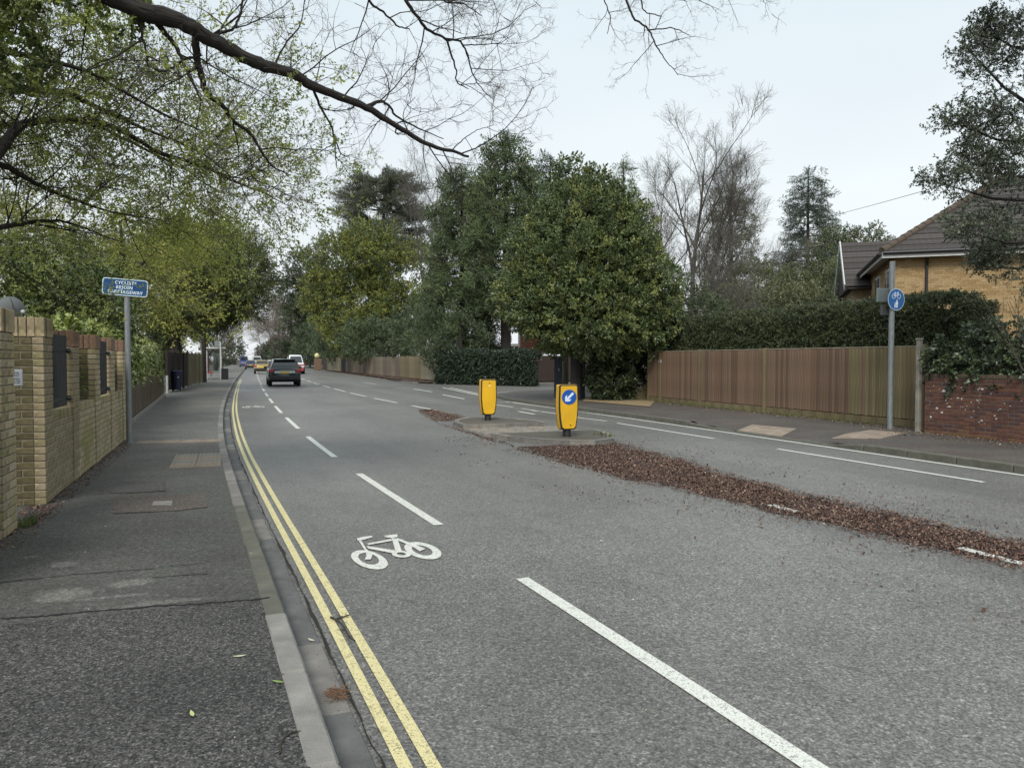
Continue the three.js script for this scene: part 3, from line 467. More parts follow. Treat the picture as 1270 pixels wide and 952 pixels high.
{
  const p = G(1104, 532.5, PAVE), dep = p.dot(FWD), t = thing('road_sign', 'round blue shared cycle and footpath sign on a grey pole before the brown fence', 'road sign', [p.x, PAVE, p.z]);
  const top = at(1104, 324, dep).y - PAVE, yc = at(1107, 371.5, dep).y - PAVE, yb = at(1100, 366, dep).y - PAVE;
  part('pole', new THREE.CylinderGeometry(.057, .057, top, 20), M.greySteel, t, [0, top / 2, 0]);
  const disc = part('disc', new THREE.CylinderGeometry(.235, .235, .006, 40).rotateX(Math.PI / 2), M.greySteel, t, [.045, yc, .07]);
  part('print', new THREE.CircleGeometry(.233, 40), canvasMat(512, 512, (c) => {
    c.fillStyle = '#cddbe2'; c.fillRect(0, 0, 512, 512); c.fillStyle = '#125d9f'; c.beginPath(); c.arc(256, 256, 242, 0, 7); c.fill(); c.strokeStyle = '#dde8ea'; c.fillStyle = '#dde8ea'; c.lineWidth = 13;
    for (const x of [175, 337]) { c.beginPath(); c.arc(x, 180, 52, 0, 7); c.stroke(); }
    c.beginPath(); c.moveTo(175, 180); c.lineTo(215, 105); c.lineTo(310, 105); c.lineTo(250, 180); c.lineTo(175, 180); c.moveTo(250, 180); c.lineTo(210, 90); c.moveTo(190, 88); c.lineTo(232, 88); c.moveTo(337, 180); c.lineTo(300, 80); c.lineTo(330, 72); c.stroke();
    c.beginPath(); c.arc(278, 275, 20, 0, 7); c.fill(); c.beginPath(); c.moveTo(250, 302); c.lineTo(308, 302); c.lineTo(316, 370); c.lineTo(300, 372); c.lineTo(300, 450); c.lineTo(258, 450); c.lineTo(256, 370); c.lineTo(242, 368); c.closePath(); c.fill();
    c.beginPath(); c.arc(222, 340, 14, 0, 7); c.fill(); c.beginPath(); c.moveTo(204, 360); c.lineTo(240, 360); c.lineTo(242, 405); c.lineTo(236, 450); c.lineTo(206, 450); c.lineTo(202, 405); c.closePath(); c.fill();
  }), disc, [0, 0, .0045]);
  part('backing_box', chbox(.46, .3, .05, .01), std({ color: lin(.13, .16, .16), roughness: .6 }), t, [-.1, yb - .0, -.09]);
  part('junction_box', chbox(.2, .22, .06, .01), std({ color: lin(.05, .055, .055), roughness: .6 }), t, [-.12, yb - .32, -.08]);
}
M.bollardYellow = new THREE.MeshPhysicalMaterial({ color: lin(.82, .46, .008), roughness: .38, map: mottle(77, 240, 14, 5), clearcoat: .25, clearcoatRoughness: .3 });
{
  const outline = k => { const s = new THREE.Shape(), P = [[.115, .15], [.15, .18], [.178, .36], [.196, .6], [.196, .7], [.186, 1.06], [.175, 1.075]]; P.forEach(([x, y], i) => i ? s.lineTo(x + k, y + (i > 4 ? k : i < 2 ? -k : 0)) : s.moveTo(x + k, y - k)); [...P].reverse().forEach(([x, y], i) => s.lineTo(-x - k, y + (i < 2 ? k : i > 4 ? -k : 0))); return s; };
  const ex = (k, d) => { const g = new THREE.ExtrudeGeometry(outline(k), { depth: d, bevelEnabled: true, bevelSize: .008, bevelThickness: .008, bevelSegments: 2 }); g.translate(0, 0, -d / 2); return g; };
  function bollard(x, y, z, label, sign) {
    const t = thing('traffic_bollard', label, 'bollard', [x, y, z], 0, 'yellow bollards on the traffic island');
    part('core', ex(.004, .168), M.black, t); part('side_panel', ex(.006, .12), M.bollardYellow, t);
    for (const s of [1, -1]) part('face_panel', (() => { const g = new THREE.ExtrudeGeometry(outline(-.02), { depth: .012, bevelEnabled: true, bevelSize: .006, bevelThickness: .006, bevelSegments: 2 }); if (s < 0) g.rotateY(Math.PI); return g; })(), M.bollardYellow, t, [0, 0, s * .088]);
    part('neck', new THREE.CylinderGeometry(.075, .085, .2, 16), M.black, t, [0, .06, 0]);
    part('bolt', new THREE.CylinderGeometry(.012, .012, .02, 10).rotateX(Math.PI / 2), M.black, t, sign ? [.03, .24, .11] : [.01, .99, .11]);
    if (sign) { const d = part('arrow_disc', new THREE.CylinderGeometry(.158, .158, .006, 36).rotateX(Math.PI / 2), M.whitePaint, t, [0, .83, .109]);
      part('arrow_print', new THREE.CircleGeometry(.157, 36), canvasMat(512, 512, c => { c.fillStyle = '#1350a4'; c.fillRect(0, 0, 512, 512); c.fillStyle = '#d3e2f4'; c.save(); c.translate(256, 256); c.rotate(Math.PI / 4); c.beginPath(); c.moveTo(-40, -200); c.lineTo(40, -200); c.lineTo(40, 70); c.lineTo(112, -5); c.lineTo(112, 100); c.lineTo(0, 208); c.lineTo(-112, 100); c.lineTo(-112, -5); c.lineTo(-40, 70); c.closePath(); c.fill(); c.restore(); }, .35), d, [0, 0, .0045]); }
    else { part('label', new THREE.PlaneGeometry(.05, .06), std({ color: lin(.8, .62, .25), roughness: .6 }), t, [.01, .92, .1075]); }
    return t;
  }
  const P = G(703, 540.5, .1), Q = G(605, 520.5, .1);
  bollard(P.x, .1, P.z, 'yellow traffic bollard with a blue keep left arrow disc on the island', true).scale.set(1, .93, 1);
  bollard(Q.x, .1, Q.z, 'plain yellow traffic bollard without any sign on the island', false).scale.set(1, .93, 1);
  // islands: kerb blocks round a filled top
  M.islandTop = std({ ...midT, bumpScale: .004, color: lin(1, .93, .8), roughness: .95 });
  function island(pts, label) {
    const c = pts.reduce((s, p) => [s[0] + p[0] / pts.length, s[1] + p[1] / pts.length], [0, 0]), t = thing('traffic_island', label, 'traffic island', [c[0], 0, c[1]]);
    const inn = pts.map(([x, z]) => { const l = Math.hypot(x - c[0], z - c[1]), k = (l - .15) / l; return [c[0] + (x - c[0]) * k, c[1] + (z - c[1]) * k]; });
    pts.forEach((p, i) => { const j = (i + 1) % pts.length, q = [p, pts[j], inn[j], inn[i]], s = new THREE.Shape(q.map(([x, z]) => new THREE.Vector2(x - c[0], -(z - c[1])))); const g = new THREE.ExtrudeGeometry(s, { depth: .12, bevelEnabled: true, bevelSize: -.004, bevelThickness: .012, bevelSegments: 1 }); g.rotateX(-Math.PI / 2); g.translate(0, -.035 + .002 * (i % 2), 0); part('kerb_block', boxUV(g), i % 3 ? M.kerb : M.concrete, t); });
    const g = sheet(inn, .09, null, '', true); g.translate(-c[0], 0, -c[1]); part('infill', g, M.islandTop, t);
  }
  island([[5.08, -14.85], [5.2, -14.2], [5.55, -13.5], [6.0, -13.0], [6.45, -12.8], [6.95, -13.05], [7.3, -13.7], [7.5, -14.5], [7.5, -14.9], [6.3, -14.95]], 'kerbed island end under the bollard with the arrow disc');
  island([[5.15, -17.0], [6.2, -16.95], [7.25, -17.0], [7.3, -17.5], [7.0, -18.4], [6.5, -19.05], [6.0, -19.25], [5.5, -18.8], [5.2, -18.0]], 'kerbed island end under the plain yellow bollard');
  for (let i = 0; i < 5; i++) for (let j = 0; j < 4; j++) struct('buff_slab', cbox(.455, .05, .478, .006), (i + j) % 3 ? M.concrete : M.buff).position.set(5.4 + i * .462, -.008 + ((i * 7 + j * 3) % 4) * .0015, -15.2 - j * .485);
}
// ---------------------------------------------------------------- small street things
{
  const p = G(573, 474, .1), t = thing('street_nameplate', 'low white street nameplate in front of the ivy hedge', 'street sign', [p.x, .09, p.z], -.15);
  part('plate', chbox(.9, .32, .02, .004), M.whitePaint, t, [0, .5, 0]); for (const x of [-.33, .33]) part('post', chbox(.06, .6, .05, .006), M.black, t, [x, .2, -.04]);
  part('lettering', new THREE.PlaneGeometry(.86, .29), canvasMat(256, 88, c => { c.fillStyle = '#dfe1e2'; c.fillRect(0, 0, 256, 88); c.fillStyle = '#5c6064'; for (const [x, w] of [[24, 30], [58, 24], [86, 34], [124, 22], [150, 30], [186, 40]]) c.fillRect(x, 18, w, 16); for (const [x, w] of [[24, 26], [54, 34]]) c.fillRect(x, 52, w, 14); }), t, [0, .5, .0115]);
  // utility cabinets and pole by the holly tree
  const cab = (u, w, label, mat) => { const q = G(u, 494, PAVE), k = thing('utility_cabinet', label, 'cabinet', [q.x, .07, q.z], -.4); part('body', chbox(w, 1.58, .35, .015), mat, k, [0, .79, 0]); part('top', chbox(w + .04, .05, .4, .012), mat, k, [0, 1.6, 0]); part('door', chbox(w - .08, 1.4, .012, .004), mat, k, [0, .8, .178]); part('handle', chbox(.03, .1, .02, .006), M.whitePaint, k, [w * .1, 1.15, .19]); part('plinth', chbox(w + .02, .08, .38, .01), M.concrete, k, [0, .0, 0]); };
  cab(716.5, .56, 'tall blue-grey utility cabinet beside the ivy under the holly', std({ color: lin(.055, .068, .095), roughness: .55, map: fineT })); cab(692, .3, 'narrow dark blue cabinet left of the wooden pole', std({ color: lin(.02, .03, .045), roughness: .55, map: fineT }));
  const q = G(702, 489, PAVE), o = thing('wooden_pole', 'weathered wooden pole between two cabinets under the holly', 'pole', [q.x + .1, .06, q.z - .3]); part('shaft', new THREE.CylinderGeometry(.12, .15, 4.2, 14), M.barkPole, o, [0, 2.05, 0]); part('band', new THREE.CylinderGeometry(.128, .13, .05, 14), M.greySteel, o, [0, 2.4, 0]);
  // stepped low brick wall by the gravel drive
  const s = thing('stepped_wall', 'low stepped buff brick wall end beside the gravel drive', 'brick wall', [14.75, PAVE, -25.6]); const r = rnd(3);
  for (let c = 0; c < 9; c++) for (let k = 0; k < 7 - Math.max(0, c - 2); k++) part('brick', cbox(.215, .085, .2, .006), M.buffBricks[Math.floor(r() * 6)], s, [.8 - k * .222 + (c % 2) * .1, .06 + c * .09, 0]);
  // bins, posts and pole beyond the leafy hedge on the left
  const b0 = G(222, 485, PAVE), bin = thing('wheelie_bin', 'navy wheelie bin standing in the driveway beyond the leafy hedge', 'bin', [b0.x - .1, PAVE, b0.z], .2);
  { const bm = std({ color: lin(.018, .018, .05), roughness: .5 }), s2 = new THREE.CylinderGeometry(.39, .32, .9, 4, 1); s2.rotateY(Math.PI / 4); part('tub', boxUV(s2), bm, bin, [0, .53, 0]); part('lid', chbox(.58, .06, .62, .02), std({ color: lin(.025, .035, .11), roughness: .45 }), bin, [0, 1.01, 0]); part('handle', new THREE.CylinderGeometry(.015, .015, .5, 8).rotateZ(Math.PI / 2), bm, bin, [0, 1.0, -.33]); for (const x of [-.24, .24]) part('wheel', new THREE.CylinderGeometry(.1, .1, .05, 16).rotateZ(Math.PI / 2), M.rubber, bin, [x, .1, -.24]); part('sticker', new THREE.PlaneGeometry(.1, .22), M.whitePaint, bin, [.05, .8, .262]); bin.scale.set(.72, .95, .72); }
  const mp = G(207, 488, PAVE), mk = thing('marker_post', 'slim white marker post at the end of the low board fence', 'post', [mp.x, PAVE, mp.z]); part('shaft', chbox(.09, .8, .09, .01), M.whitePaint, mk, [0, .4, 0]); part('cap', chbox(.1, .05, .1, .02), M.black, mk, [0, .82, 0]);
  const tp = G(253, 474, PAVE), tel = thing('telegraph_pole', 'dark telegraph pole beyond the tall fence panels', 'pole', [tp.x, PAVE, tp.z]); part('shaft', new THREE.CylinderGeometry(.12, .16, 7.5, 12), M.barkDark, tel, [0, 3.7, 0]); part('crossarm', chbox(1.2, .1, .1, .01), M.barkDark, tel, [0, 7.1, 0]);
  // bus shelter
  const bs = thing('bus_shelter', 'white framed bus shelter on the left pavement', 'bus shelter', [-.55, PAVE, -63.8]);
  part('roof', chbox(1.5, .12, 3.6, .03), M.whitePaint, bs, [-.1, 2.4, -1.6]);
  for (const [x, z] of [[.3, 0], [.3, -3.2], [-.75, 0], [-.75, -3.2]]) part('post', chbox(.09, 2.4, .09, .01), M.whitePaint, bs, [x, 1.2, z]);
  const gl = new THREE.MeshPhysicalMaterial({ color: lin(.9, .95, .95), roughness: .05, transmission: 1, thickness: 0 });
  part('back_panel', bx(-.76, -.745, .3, 2.1, -3.1, -.1), gl, bs); part('end_panel', bx(-.68, .22, .4, 2.1, -3.22, -3.2), gl, bs);
  part('bench', chbox(.4, .06, 2.6, .01), std({ color: lin(.45, .02, .02), roughness: .5 }), bs, [-.45, .5, -1.6]); part('poster', chbox(.05, 1.3, .9, .01), std({ color: lin(.35, .03, .035), roughness: .5 }), bs, [-.7, 1.05, -2.6]);
  for (const z of [-.6, -2.6]) part('bench_leg', chbox(.06, .5, .06, .006), M.whitePaint, bs, [-.45, .25, z]);
  const lb = thing('litter_bin', 'black litter bin in front of the bus shelter', 'bin', [.02, PAVE, -63.0]); part('body', chbox(.5, .78, .5, .05), M.black, lb, [0, .39, 0]); part('rim', chbox(.54, .06, .54, .02), M.black, lb, [0, .8, 0]);
  const sp = thing('bus_stop_pole', 'slim pale bus stop pole beside the shelter', 'pole', [-.28, PAVE, -63.2]); part('shaft', new THREE.CylinderGeometry(.05, .05, 2.9, 12), M.whitePaint, sp, [0, 1.45, 0]); part('flag', chbox(.4, .45, .02, .005), M.greySteel, sp, [-.22, 2.72, 0]);
  // round pale lamp on a gate pier across the road
  const gp = onGround(394, 112), gb = thing('gate_pier', 'brown brick gate pier with a pale globe on top, far along the right fence', 'pier', [gp.x, .09, gp.z]); part('pier', chbox(1.0, 1.7, .6, .02), M.capBricks[2], gb, [0, .85, 0]); part('globe', new THREE.SphereGeometry(.38, 16, 12), std({ color: lin(.62, .56, .28), roughness: .6 }), gb, [-.1, 2.1, 0]);
}
// overhead wires
{
  const wire = (a, b, sag, rad, label) => { const m = a.clone().lerp(b, .5); m.y -= sag; const g = new THREE.TubeGeometry(new THREE.QuadraticBezierCurve3(a, m, b), 24, rad, 5); const o = shade(new THREE.Mesh(g, M.black)); o.name = numbered('overhead_wire'); o.userData = { label, category: 'wire' }; scene.add(o); };
  wire(at(1000, 275, 60), at(1245, 208, 24), .15, .012, 'thin overhead wire running from the house roof to the conifer');
  wire(at(330, 256, 60), at(560, 262, 62), .2, .012, 'thin overhead wire crossing the sky above the road');
}
// ---------------------------------------------------------------- house behind the hedge
{
  const C = onGround(1107, 26.3), t = thing('brick_house', 'yellow brick house with grey tiled hip roof behind the hedge', 'house', [C.x, 0, C.z], -39 * Math.PI / 180);
  const E = 5.22, OH = .42, P = .68, r = rnd(71);
  const yb = std({ map: brickT, color: lin(.42, .29, .14), roughness: .95 }), mort = std({ map: concT, color: lin(.36, .27, .16) });
  const wall = part('wall', merge([bx(.004, 11, 0, E, -9, -.006)]), mort, t);
  const cols = [lin(.50, .345, .16), lin(.45, .30, .135), lin(.55, .39, .20), lin(.41, .27, .12), lin(.52, .36, .19)], gs = [];
  for (let c = 0; c < 47; c++) for (let k = -1; k < 40; k++) { const x0 = Math.max(-.004, k * .225 + (c % 2 ? .1125 : 0)), x1 = k * .225 + (c % 2 ? .1125 : 0) + .216; if (x1 < .04) continue; gs.push(paint(bx(x0, x1, 1.7 + c * .075, 1.7 + c * .075 + .066, -.05, (r() - .5) * .004), cols[Math.floor(r() * 5)])); }
  for (let c = 0; c < 47; c++) for (let k = 0; k < 38; k++) { const z0 = -.055 - k * .225 - (c % 2 ? .1125 : 0); if (z0 < -8.7) continue; gs.push(paint(bx(-.004 + (r() - .5) * .003, .05, 1.7 + c * .075, 1.7 + c * .075 + .066, z0 - .216, z0), cols[Math.floor(r() * 5)])); }
  part('brickwork', merge(gs), M.brickVC, wall).userData.kind = 'stuff';
  // roof: courses of tiles on the front slope and on the end slope
  const tile = [0, 1, 2].map(i => std({ map: brickT, bumpMap: bumpFine, bumpScale: .006, color: lin(.088 + i * .014, .076 + i * .012, .07 + i * .011), roughness: .95 }));
  const roof = part('roof', (() => { const K = 4.9, pts = [V(-OH + .1, E - .02, OH - .1), V(11 + OH, E - .02, OH - .1), V(11 + OH, E - .02, -9 - OH), V(-OH + .1, E - .02, -9 - OH + .1), V(-OH + K, E + P * K - .08, OH - K), V(11 + OH - K, E + P * K - .08, OH - K)]; return boxUV(new ConvexGeometry(pts)); })(), tile[0], t);
  const D = .33, N = Math.floor(4.9 / D), quad = (a, b, c, d, th) => { const n = b.clone().sub(a).cross(d.clone().sub(a)).normalize().multiplyScalar(th); return boxUV(new ConvexGeometry([a, b, c, d, ...[a, b, c, d].map(p => p.clone().sub(n))])); };
  for (let i = 0; i < N; i++) {
    const k0 = i * D, k1 = (i + 1) * D + .04, lift = .045, f = (x, k, l) => V(x, E + P * k + l, OH - k), e = (z, k, l) => V(-OH + k, E + P * k + l, z);
    part('tile_course', quad(f(-OH + k0 - .0, k0, lift), f(11 + OH - k0, k0, lift), f(11 + OH - k1, k1, .012), f(-OH + k1, k1, .012), .03), tile[i % 3], roof);
    part('tile_course', quad(e(-9 - OH + k0, k0, lift), e(OH - k0, k0, lift), e(OH - k1, k1, .012), e(-9 - OH + k1, k1, .012), .03), tile[(i + 1) % 3], roof);
  }
  const hipM = std({ map: brickT, bumpMap: bumpFine, bumpScale: .006, color: lin(.16, .12, .09), roughness: .95 });
  for (let i = 0; i < 20; i++) { const k = i * .245, a = V(-OH + k, E + P * k + .05, OH - k), b = V(-OH + k + .27, E + P * (k + .27) + .035, OH - k - .27), g = new THREE.CylinderGeometry(.11, .125, a.distanceTo(b), 10); const m = part('hip_tile', g, hipM, roof, a.clone().lerp(b, .5).toArray()); m.quaternion.setFromUnitVectors(V(0, 1, 0), b.clone().sub(a).normalize()); }
  part('fascia', merge([bx(-OH, 11 + OH, E - .2, E - .005, OH - .03, OH), bx(-OH, -OH + .03, E - .2, E - .005, -9 - OH, OH - .033)]), M.whitePaint, t);
  part('soffit', merge([bx(-OH + .032, 11 + OH, E - .06, E - .04, .01, OH - .032), bx(-OH + .032, -.01, E - .06, E - .04, -9, OH - .034)]), M.whitePaint, t);
  part('gutter', merge([new THREE.CylinderGeometry(.06, .06, 11.8, 10).rotateZ(Math.PI / 2).translate(5.5, E - .03, OH + .06), new THREE.CylinderGeometry(.06, .06, 9.8, 10).rotateX(Math.PI / 2).translate(-OH - .06, E - .03, -4.5)]), M.black, t);
  part('downpipe', merge([new THREE.CylinderGeometry(.045, .045, E - .3, 10).translate(1.0, (E - .3) / 2, .06), new THREE.CylinderGeometry(.045, .045, .55, 10).rotateX(.7).translate(1.0, E - .22, .24)]), M.black, t);
  const win = (z, y0, y1, w) => { const f = part('window', merge([bx(-.05, .02, y0, y1, z - w, z)]), M.whitePaint, t); part('pane', bx(-.056, -.05, y0 + .09, y1 - .09, z - w + .09, z - .09), M.glass, f); part('mullion', bx(-.066, -.05, y0 + .05, y1 - .05, z - w / 2 - .03, z - w / 2 + .03), M.whitePaint, f); part('sill', bx(-.12, .02, y0 - .07, y0 - .004, z - w - .06, z + .06), M.whitePaint, f); };
  win(-.6, 3.1, 4.8, 1.1); win(-3.2, 3.1, 4.8, 1.2); win(-.6, .9, 2.2, 1.1);
  { const f = part('window', bx(6.2, 7.5, 2.9, 4.4, -.02, .05), M.whitePaint, t); part('pane', bx(6.3, 7.4, 3.0, 4.3, .05, .056), M.glass, f); part('mullion', bx(6.82, 6.88, 2.95, 4.35, .05, .066), M.whitePaint, f); }
  // rear wing with its gable
  const wing = part('wing', merge([bx(-.7, 4, 0, 4.7, -10.6, -6.2)]), mort, t);
  const gsh = new THREE.Shape([new THREE.Vector2(-2.6, 4.55), new THREE.Vector2(2.6, 4.55), new THREE.Vector2(0, 6.75)]), gg = new THREE.ExtrudeGeometry(gsh, { depth: 5.4, bevelEnabled: false }); gg.rotateY(Math.PI / 2); gg.translate(-.9, 0, -8.4); part('wing_roof', boxUV(gg), tile[1], t);
  for (let i = 0; i < 8; i++) { const k0 = i * .33, k1 = k0 + .36, a = k => V(-1, 4.6 + k * .846 + .03, -8.4 + 2.6 - k), b = k => V(4, 4.6 + k * .846 + .03, -8.4 + 2.6 - k); const up = V(0, .035, 0); part('wing_tiles', quad(a(k0).add(up), b(k0).add(up), b(Math.min(k1, 2.6)), a(Math.min(k1, 2.6)), .03), tile[i % 3], t); }
  for (const s of [1, -1]) { const g = bx(-1.07, -1.02, -.14, .14, 0, 3.35); g.rotateX(s > 0 ? .7 : Math.PI - .7); g.translate(0, 6.78, -8.4); part('bargeboard', g, M.whitePaint, t); }
  { const f = part('window', bx(-.75, -.69, 2.9, 4.2, -8.9, -7.9), M.whitePaint, t); part('pane', bx(-.758, -.75, 3, 4.1, -8.8, -8), M.glass, f); }
}
// red brick building and parked cars glimpsed beyond the side road
{
  const p = onGround(668, 68), t = thing('red_brick_building', 'red brick building glimpsed behind the dark conifer trunk', 'building', [p.x, 0, p.z], -.35), r = rnd(55), gs = [];
  const w = part('wall', bx(-1.6, 9, 0, 6, -6, -.01), std({ map: concT, color: lin(.28, .16, .12) }), t); const cols = [lin(.30, .125, .075), lin(.34, .15, .09), lin(.26, .105, .07)];
  for (let c = 0; c < 40; c++) for (let k = 0; k < 24; k++) gs.push(paint(bx(-1.6 + k * .225 + (c % 2) * .11, -1.6 + k * .225 + .215 + (c % 2) * .11, 1.8 + c * .075, 1.8 + c * .075 + .066, -.03, (r() - .5) * .004), cols[Math.floor(r() * 3)])); part('brickwork', merge(gs), M.brickVC, w).userData.kind = 'stuff';
  part('corner_pipe', new THREE.CylinderGeometry(.07, .07, 6, 10), M.whitePaint, t, [-1.75, 3, .05]); part('roof', bx(-2, 9.4, 6, 6.2, -6.4, .4), M.capBricks[2], t);
  const gq = thing('flat_roof_garage', 'low flat roofed garage with pale fascia behind the ivy hedge', 'garage', [onGround(622, 70).x, 0, onGround(622, 70).z], -.35); part('wall', bx(-3.2, 2.2, 0, 2.8, -5, 0), brick(.3, .24, .2), gq); part('fascia', bx(-3.4, 2.4, 2.8, 3.05, -5.2, .2), M.whitePaint, gq); part('door', bx(-2.4, .6, 0, 2.2, 0, .05), M.fenceGrey[0], gq);
}
// ---------------------------------------------------------------- vehicles
function loft(stations) {   // stations: arrays of the same number of points [x, y, z], mirrored in x; ends capped
  const P = [], I = [], n = stations[0].length, ring = stations.map(s => [...s, ...[...s].reverse().map(([x, y, z]) => [-x, y, z])]), m = n * 2;
  ring.forEach(q => q.forEach(p => P.push(...p)));
  for (let i = 0; i < ring.length - 1; i++) for (let j = 0; j < m; j++) { const a = i * m + j, b = i * m + (j + 1) % m, c = a + m, d = b + m; I.push(a, b, c, c, b, d); }
  for (const [o, f] of [[0, 1], [(ring.length - 1) * m, 0]]) for (let j = 0; j < n - 1; j++) { const a = o + j, b = o + j + 1, c = o + m - 1 - j, d = o + m - 2 - j; f ? I.push(a, c, b, b, c, d) : I.push(a, b, c, b, d, c); }
  let g = new THREE.BufferGeometry(); g.setAttribute('position', new THREE.Float32BufferAttribute(P, 3)); g.setIndex(I); g = toCreasedNormals(g, .75); return boxUV(g);
}
function quadPatch(a, b, c, d, th = .012) { const n = b.clone().sub(a).cross(d.clone().sub(a)).normalize().multiplyScalar(th); return boxUV(new ConvexGeometry([a, b, c, d, ...[a, b, c, d].map(p => p.clone().add(n))])); }
function makeCar(label, pos, turn, o, group) {
  const t = thing(o.name || 'car', label, o.cat || 'car', pos, turn, group), W = o.w / 2, H = o.h, L = o.l / 2, belt = o.belt, g0 = .26;
  const car = new THREE.MeshPhysicalMaterial({ color: o.color, roughness: .35, metalness: .25, clearcoat: 1, clearcoatRoughness: .08 });
  const st = (z, w, yb, sk, bl) => [[w * .82, yb, z], [w * .97, yb + .12, z], [w, (yb + bl) / 2 + .05, z + sk * .2], [w * .985, bl - .05, z + sk], [w * .93, bl, z + sk * 1.2], [w * .5, bl + .015, z + sk * 1.2]];
  part('body', loft([st(L, W * .86, g0 + .14, -.05, belt - .06), st(L - .06, W * .95, g0 + .06, -.05, belt), st(L - .35, W, g0, 0, belt + .01), st(.3, W * .99, g0, 0, belt), st(-L + o.hood, W, g0, 0, belt - .02), st(-L + .35, W * .97, g0, 0, belt - .16), st(-L, W * .82, g0 + .08, .06, belt - .3)]), car, t);
  const cb = (z, w, y0, wr, y1, z1) => [[w, y0, z], [w * .98, y0 + .03, z], [wr, y1 - .06, z1], [wr - .08, y1, z1], [wr * .5, y1 + .02, z1]];
  const rz = L - o.rake, fz = -L + o.hood;
  part('cabin', loft([cb(L - .12, W * .88, belt - .04, W * .64, H - .02, rz), cb(L - .3, W * .92, belt - .04, W * .68, H, rz - .18), cb(0, W * .94, belt - .04, W * .72, H + .01, -.05), cb(fz + .2, W * .92, belt - .04, W * .7, H - .03, fz + .85), cb(fz, W * .9, belt - .05, W * .66, H - .05, fz + .8)]), o.roof ? new THREE.MeshPhysicalMaterial({ color: o.roof, roughness: .3, clearcoat: 1 }) : car, t);
  // glass just proud of the cabin
  const lp = (a, b, k) => a + (b - a) * k, bk = (x, k, zz = .0) => V(x, lp(belt - .04, H - .02, k), lp(L - .12, rz, k) + .012 + zz);
  part('rear_window', quadPatch(bk(-W * .74, .34), bk(W * .74, .34), bk(W * .6, .84), bk(-W * .6, .84)), M.glass, t);
  const fr = (x, k) => V(x, lp(belt - .05, H - .05, k), lp(fz, fz + .8, k) - .012); part('windscreen', quadPatch(fr(W * .76, .16), fr(-W * .76, .16), fr(-W * .6, .88), fr(W * .6, .88)), M.glass, t);
  for (const s of [1, -1]) { const sd = (z, k) => V(s * (lp(W * .95, W * .725, k) + .014), lp(belt, H - .05, k), z); const a = [sd(L - .55, .12), sd(fz + .45, .12), sd(fz + 1.0, .86), sd(rz - .3, .86)]; part('side_window', s > 0 ? quadPatch(...a) : quadPatch(...a.reverse()), M.glass, t); }
  const red = new THREE.MeshPhysicalMaterial({ color: lin(.35, .012, .012), roughness: .2, clearcoat: 1, emissive: lin(.5, .01, .01), emissiveIntensity: 0 }), lampM = new THREE.MeshPhysicalMaterial({ color: lin(.75, .75, .75), roughness: .1, clearcoat: 1 });
  for (const s of [1, -1]) {
    part('taillight', chbox(o.tl || .3, .2, .2, .03), red, t, [s * (W * .86 - .06), belt - .12, L - .1]);
    part('headlight', chbox(.36, .16, .2, .03), lampM, t, [s * W * .7, belt - .33, -L + .12]);
    part('mirror', chbox(.2, .14, .1, .03), car, t, [s * (W + .07), belt + .06, fz + .5]);
    for (const z of [L - .78, -L + .82]) { const wh = part('wheel', new THREE.TorusGeometry(.27, .085, 10, 24).rotateY(Math.PI / 2).scale(1.5, 1, 1), M.rubber, t, [s * (W - .13), .345, z]); part('rim', new THREE.CylinderGeometry(.21, .21, .18, 16).rotateZ(Math.PI / 2), M.chrome, wh); }
  }
  part('rear_bumper', chbox(o.w * .93, .26, .16, .05), std({ color: o.bumper || lin(.02, .022, .024), roughness: .5 }), t, [0, .5, L - .03]);
  part('number_plate', chbox(.52, .115, .012, .003), std({ color: lin(.72, .52, .06), roughness: .4 }), t, [0, belt - .22, L + .012]);
  part('front_plate', chbox(.52, .115, .012, .003), M.whitePaint, t, [0, .5, -L - .012]); part('grille', chbox(o.w * .6, .2, .06, .02), M.black, t, [0, belt - .42, -L + .01]);
  if (o.strip) part('tailgate_trim', chbox(o.w * .62, .13, .02, .006), new THREE.MeshStandardMaterial({ color: lin(.42, .45, .45), roughness: .25, metalness: .8 }), t, [0, belt - .2, L + .0]);
  if (o.spoiler) part('spoiler', chbox(o.w * .66, .05, .28, .02), car, t, [0, H - .03, rz + .08]);
  if (o.sign) part('roof_sign', chbox(.5, .16, .16, .03), M.whitePaint, t, [0, H + .1, 0]);
  return t;
}
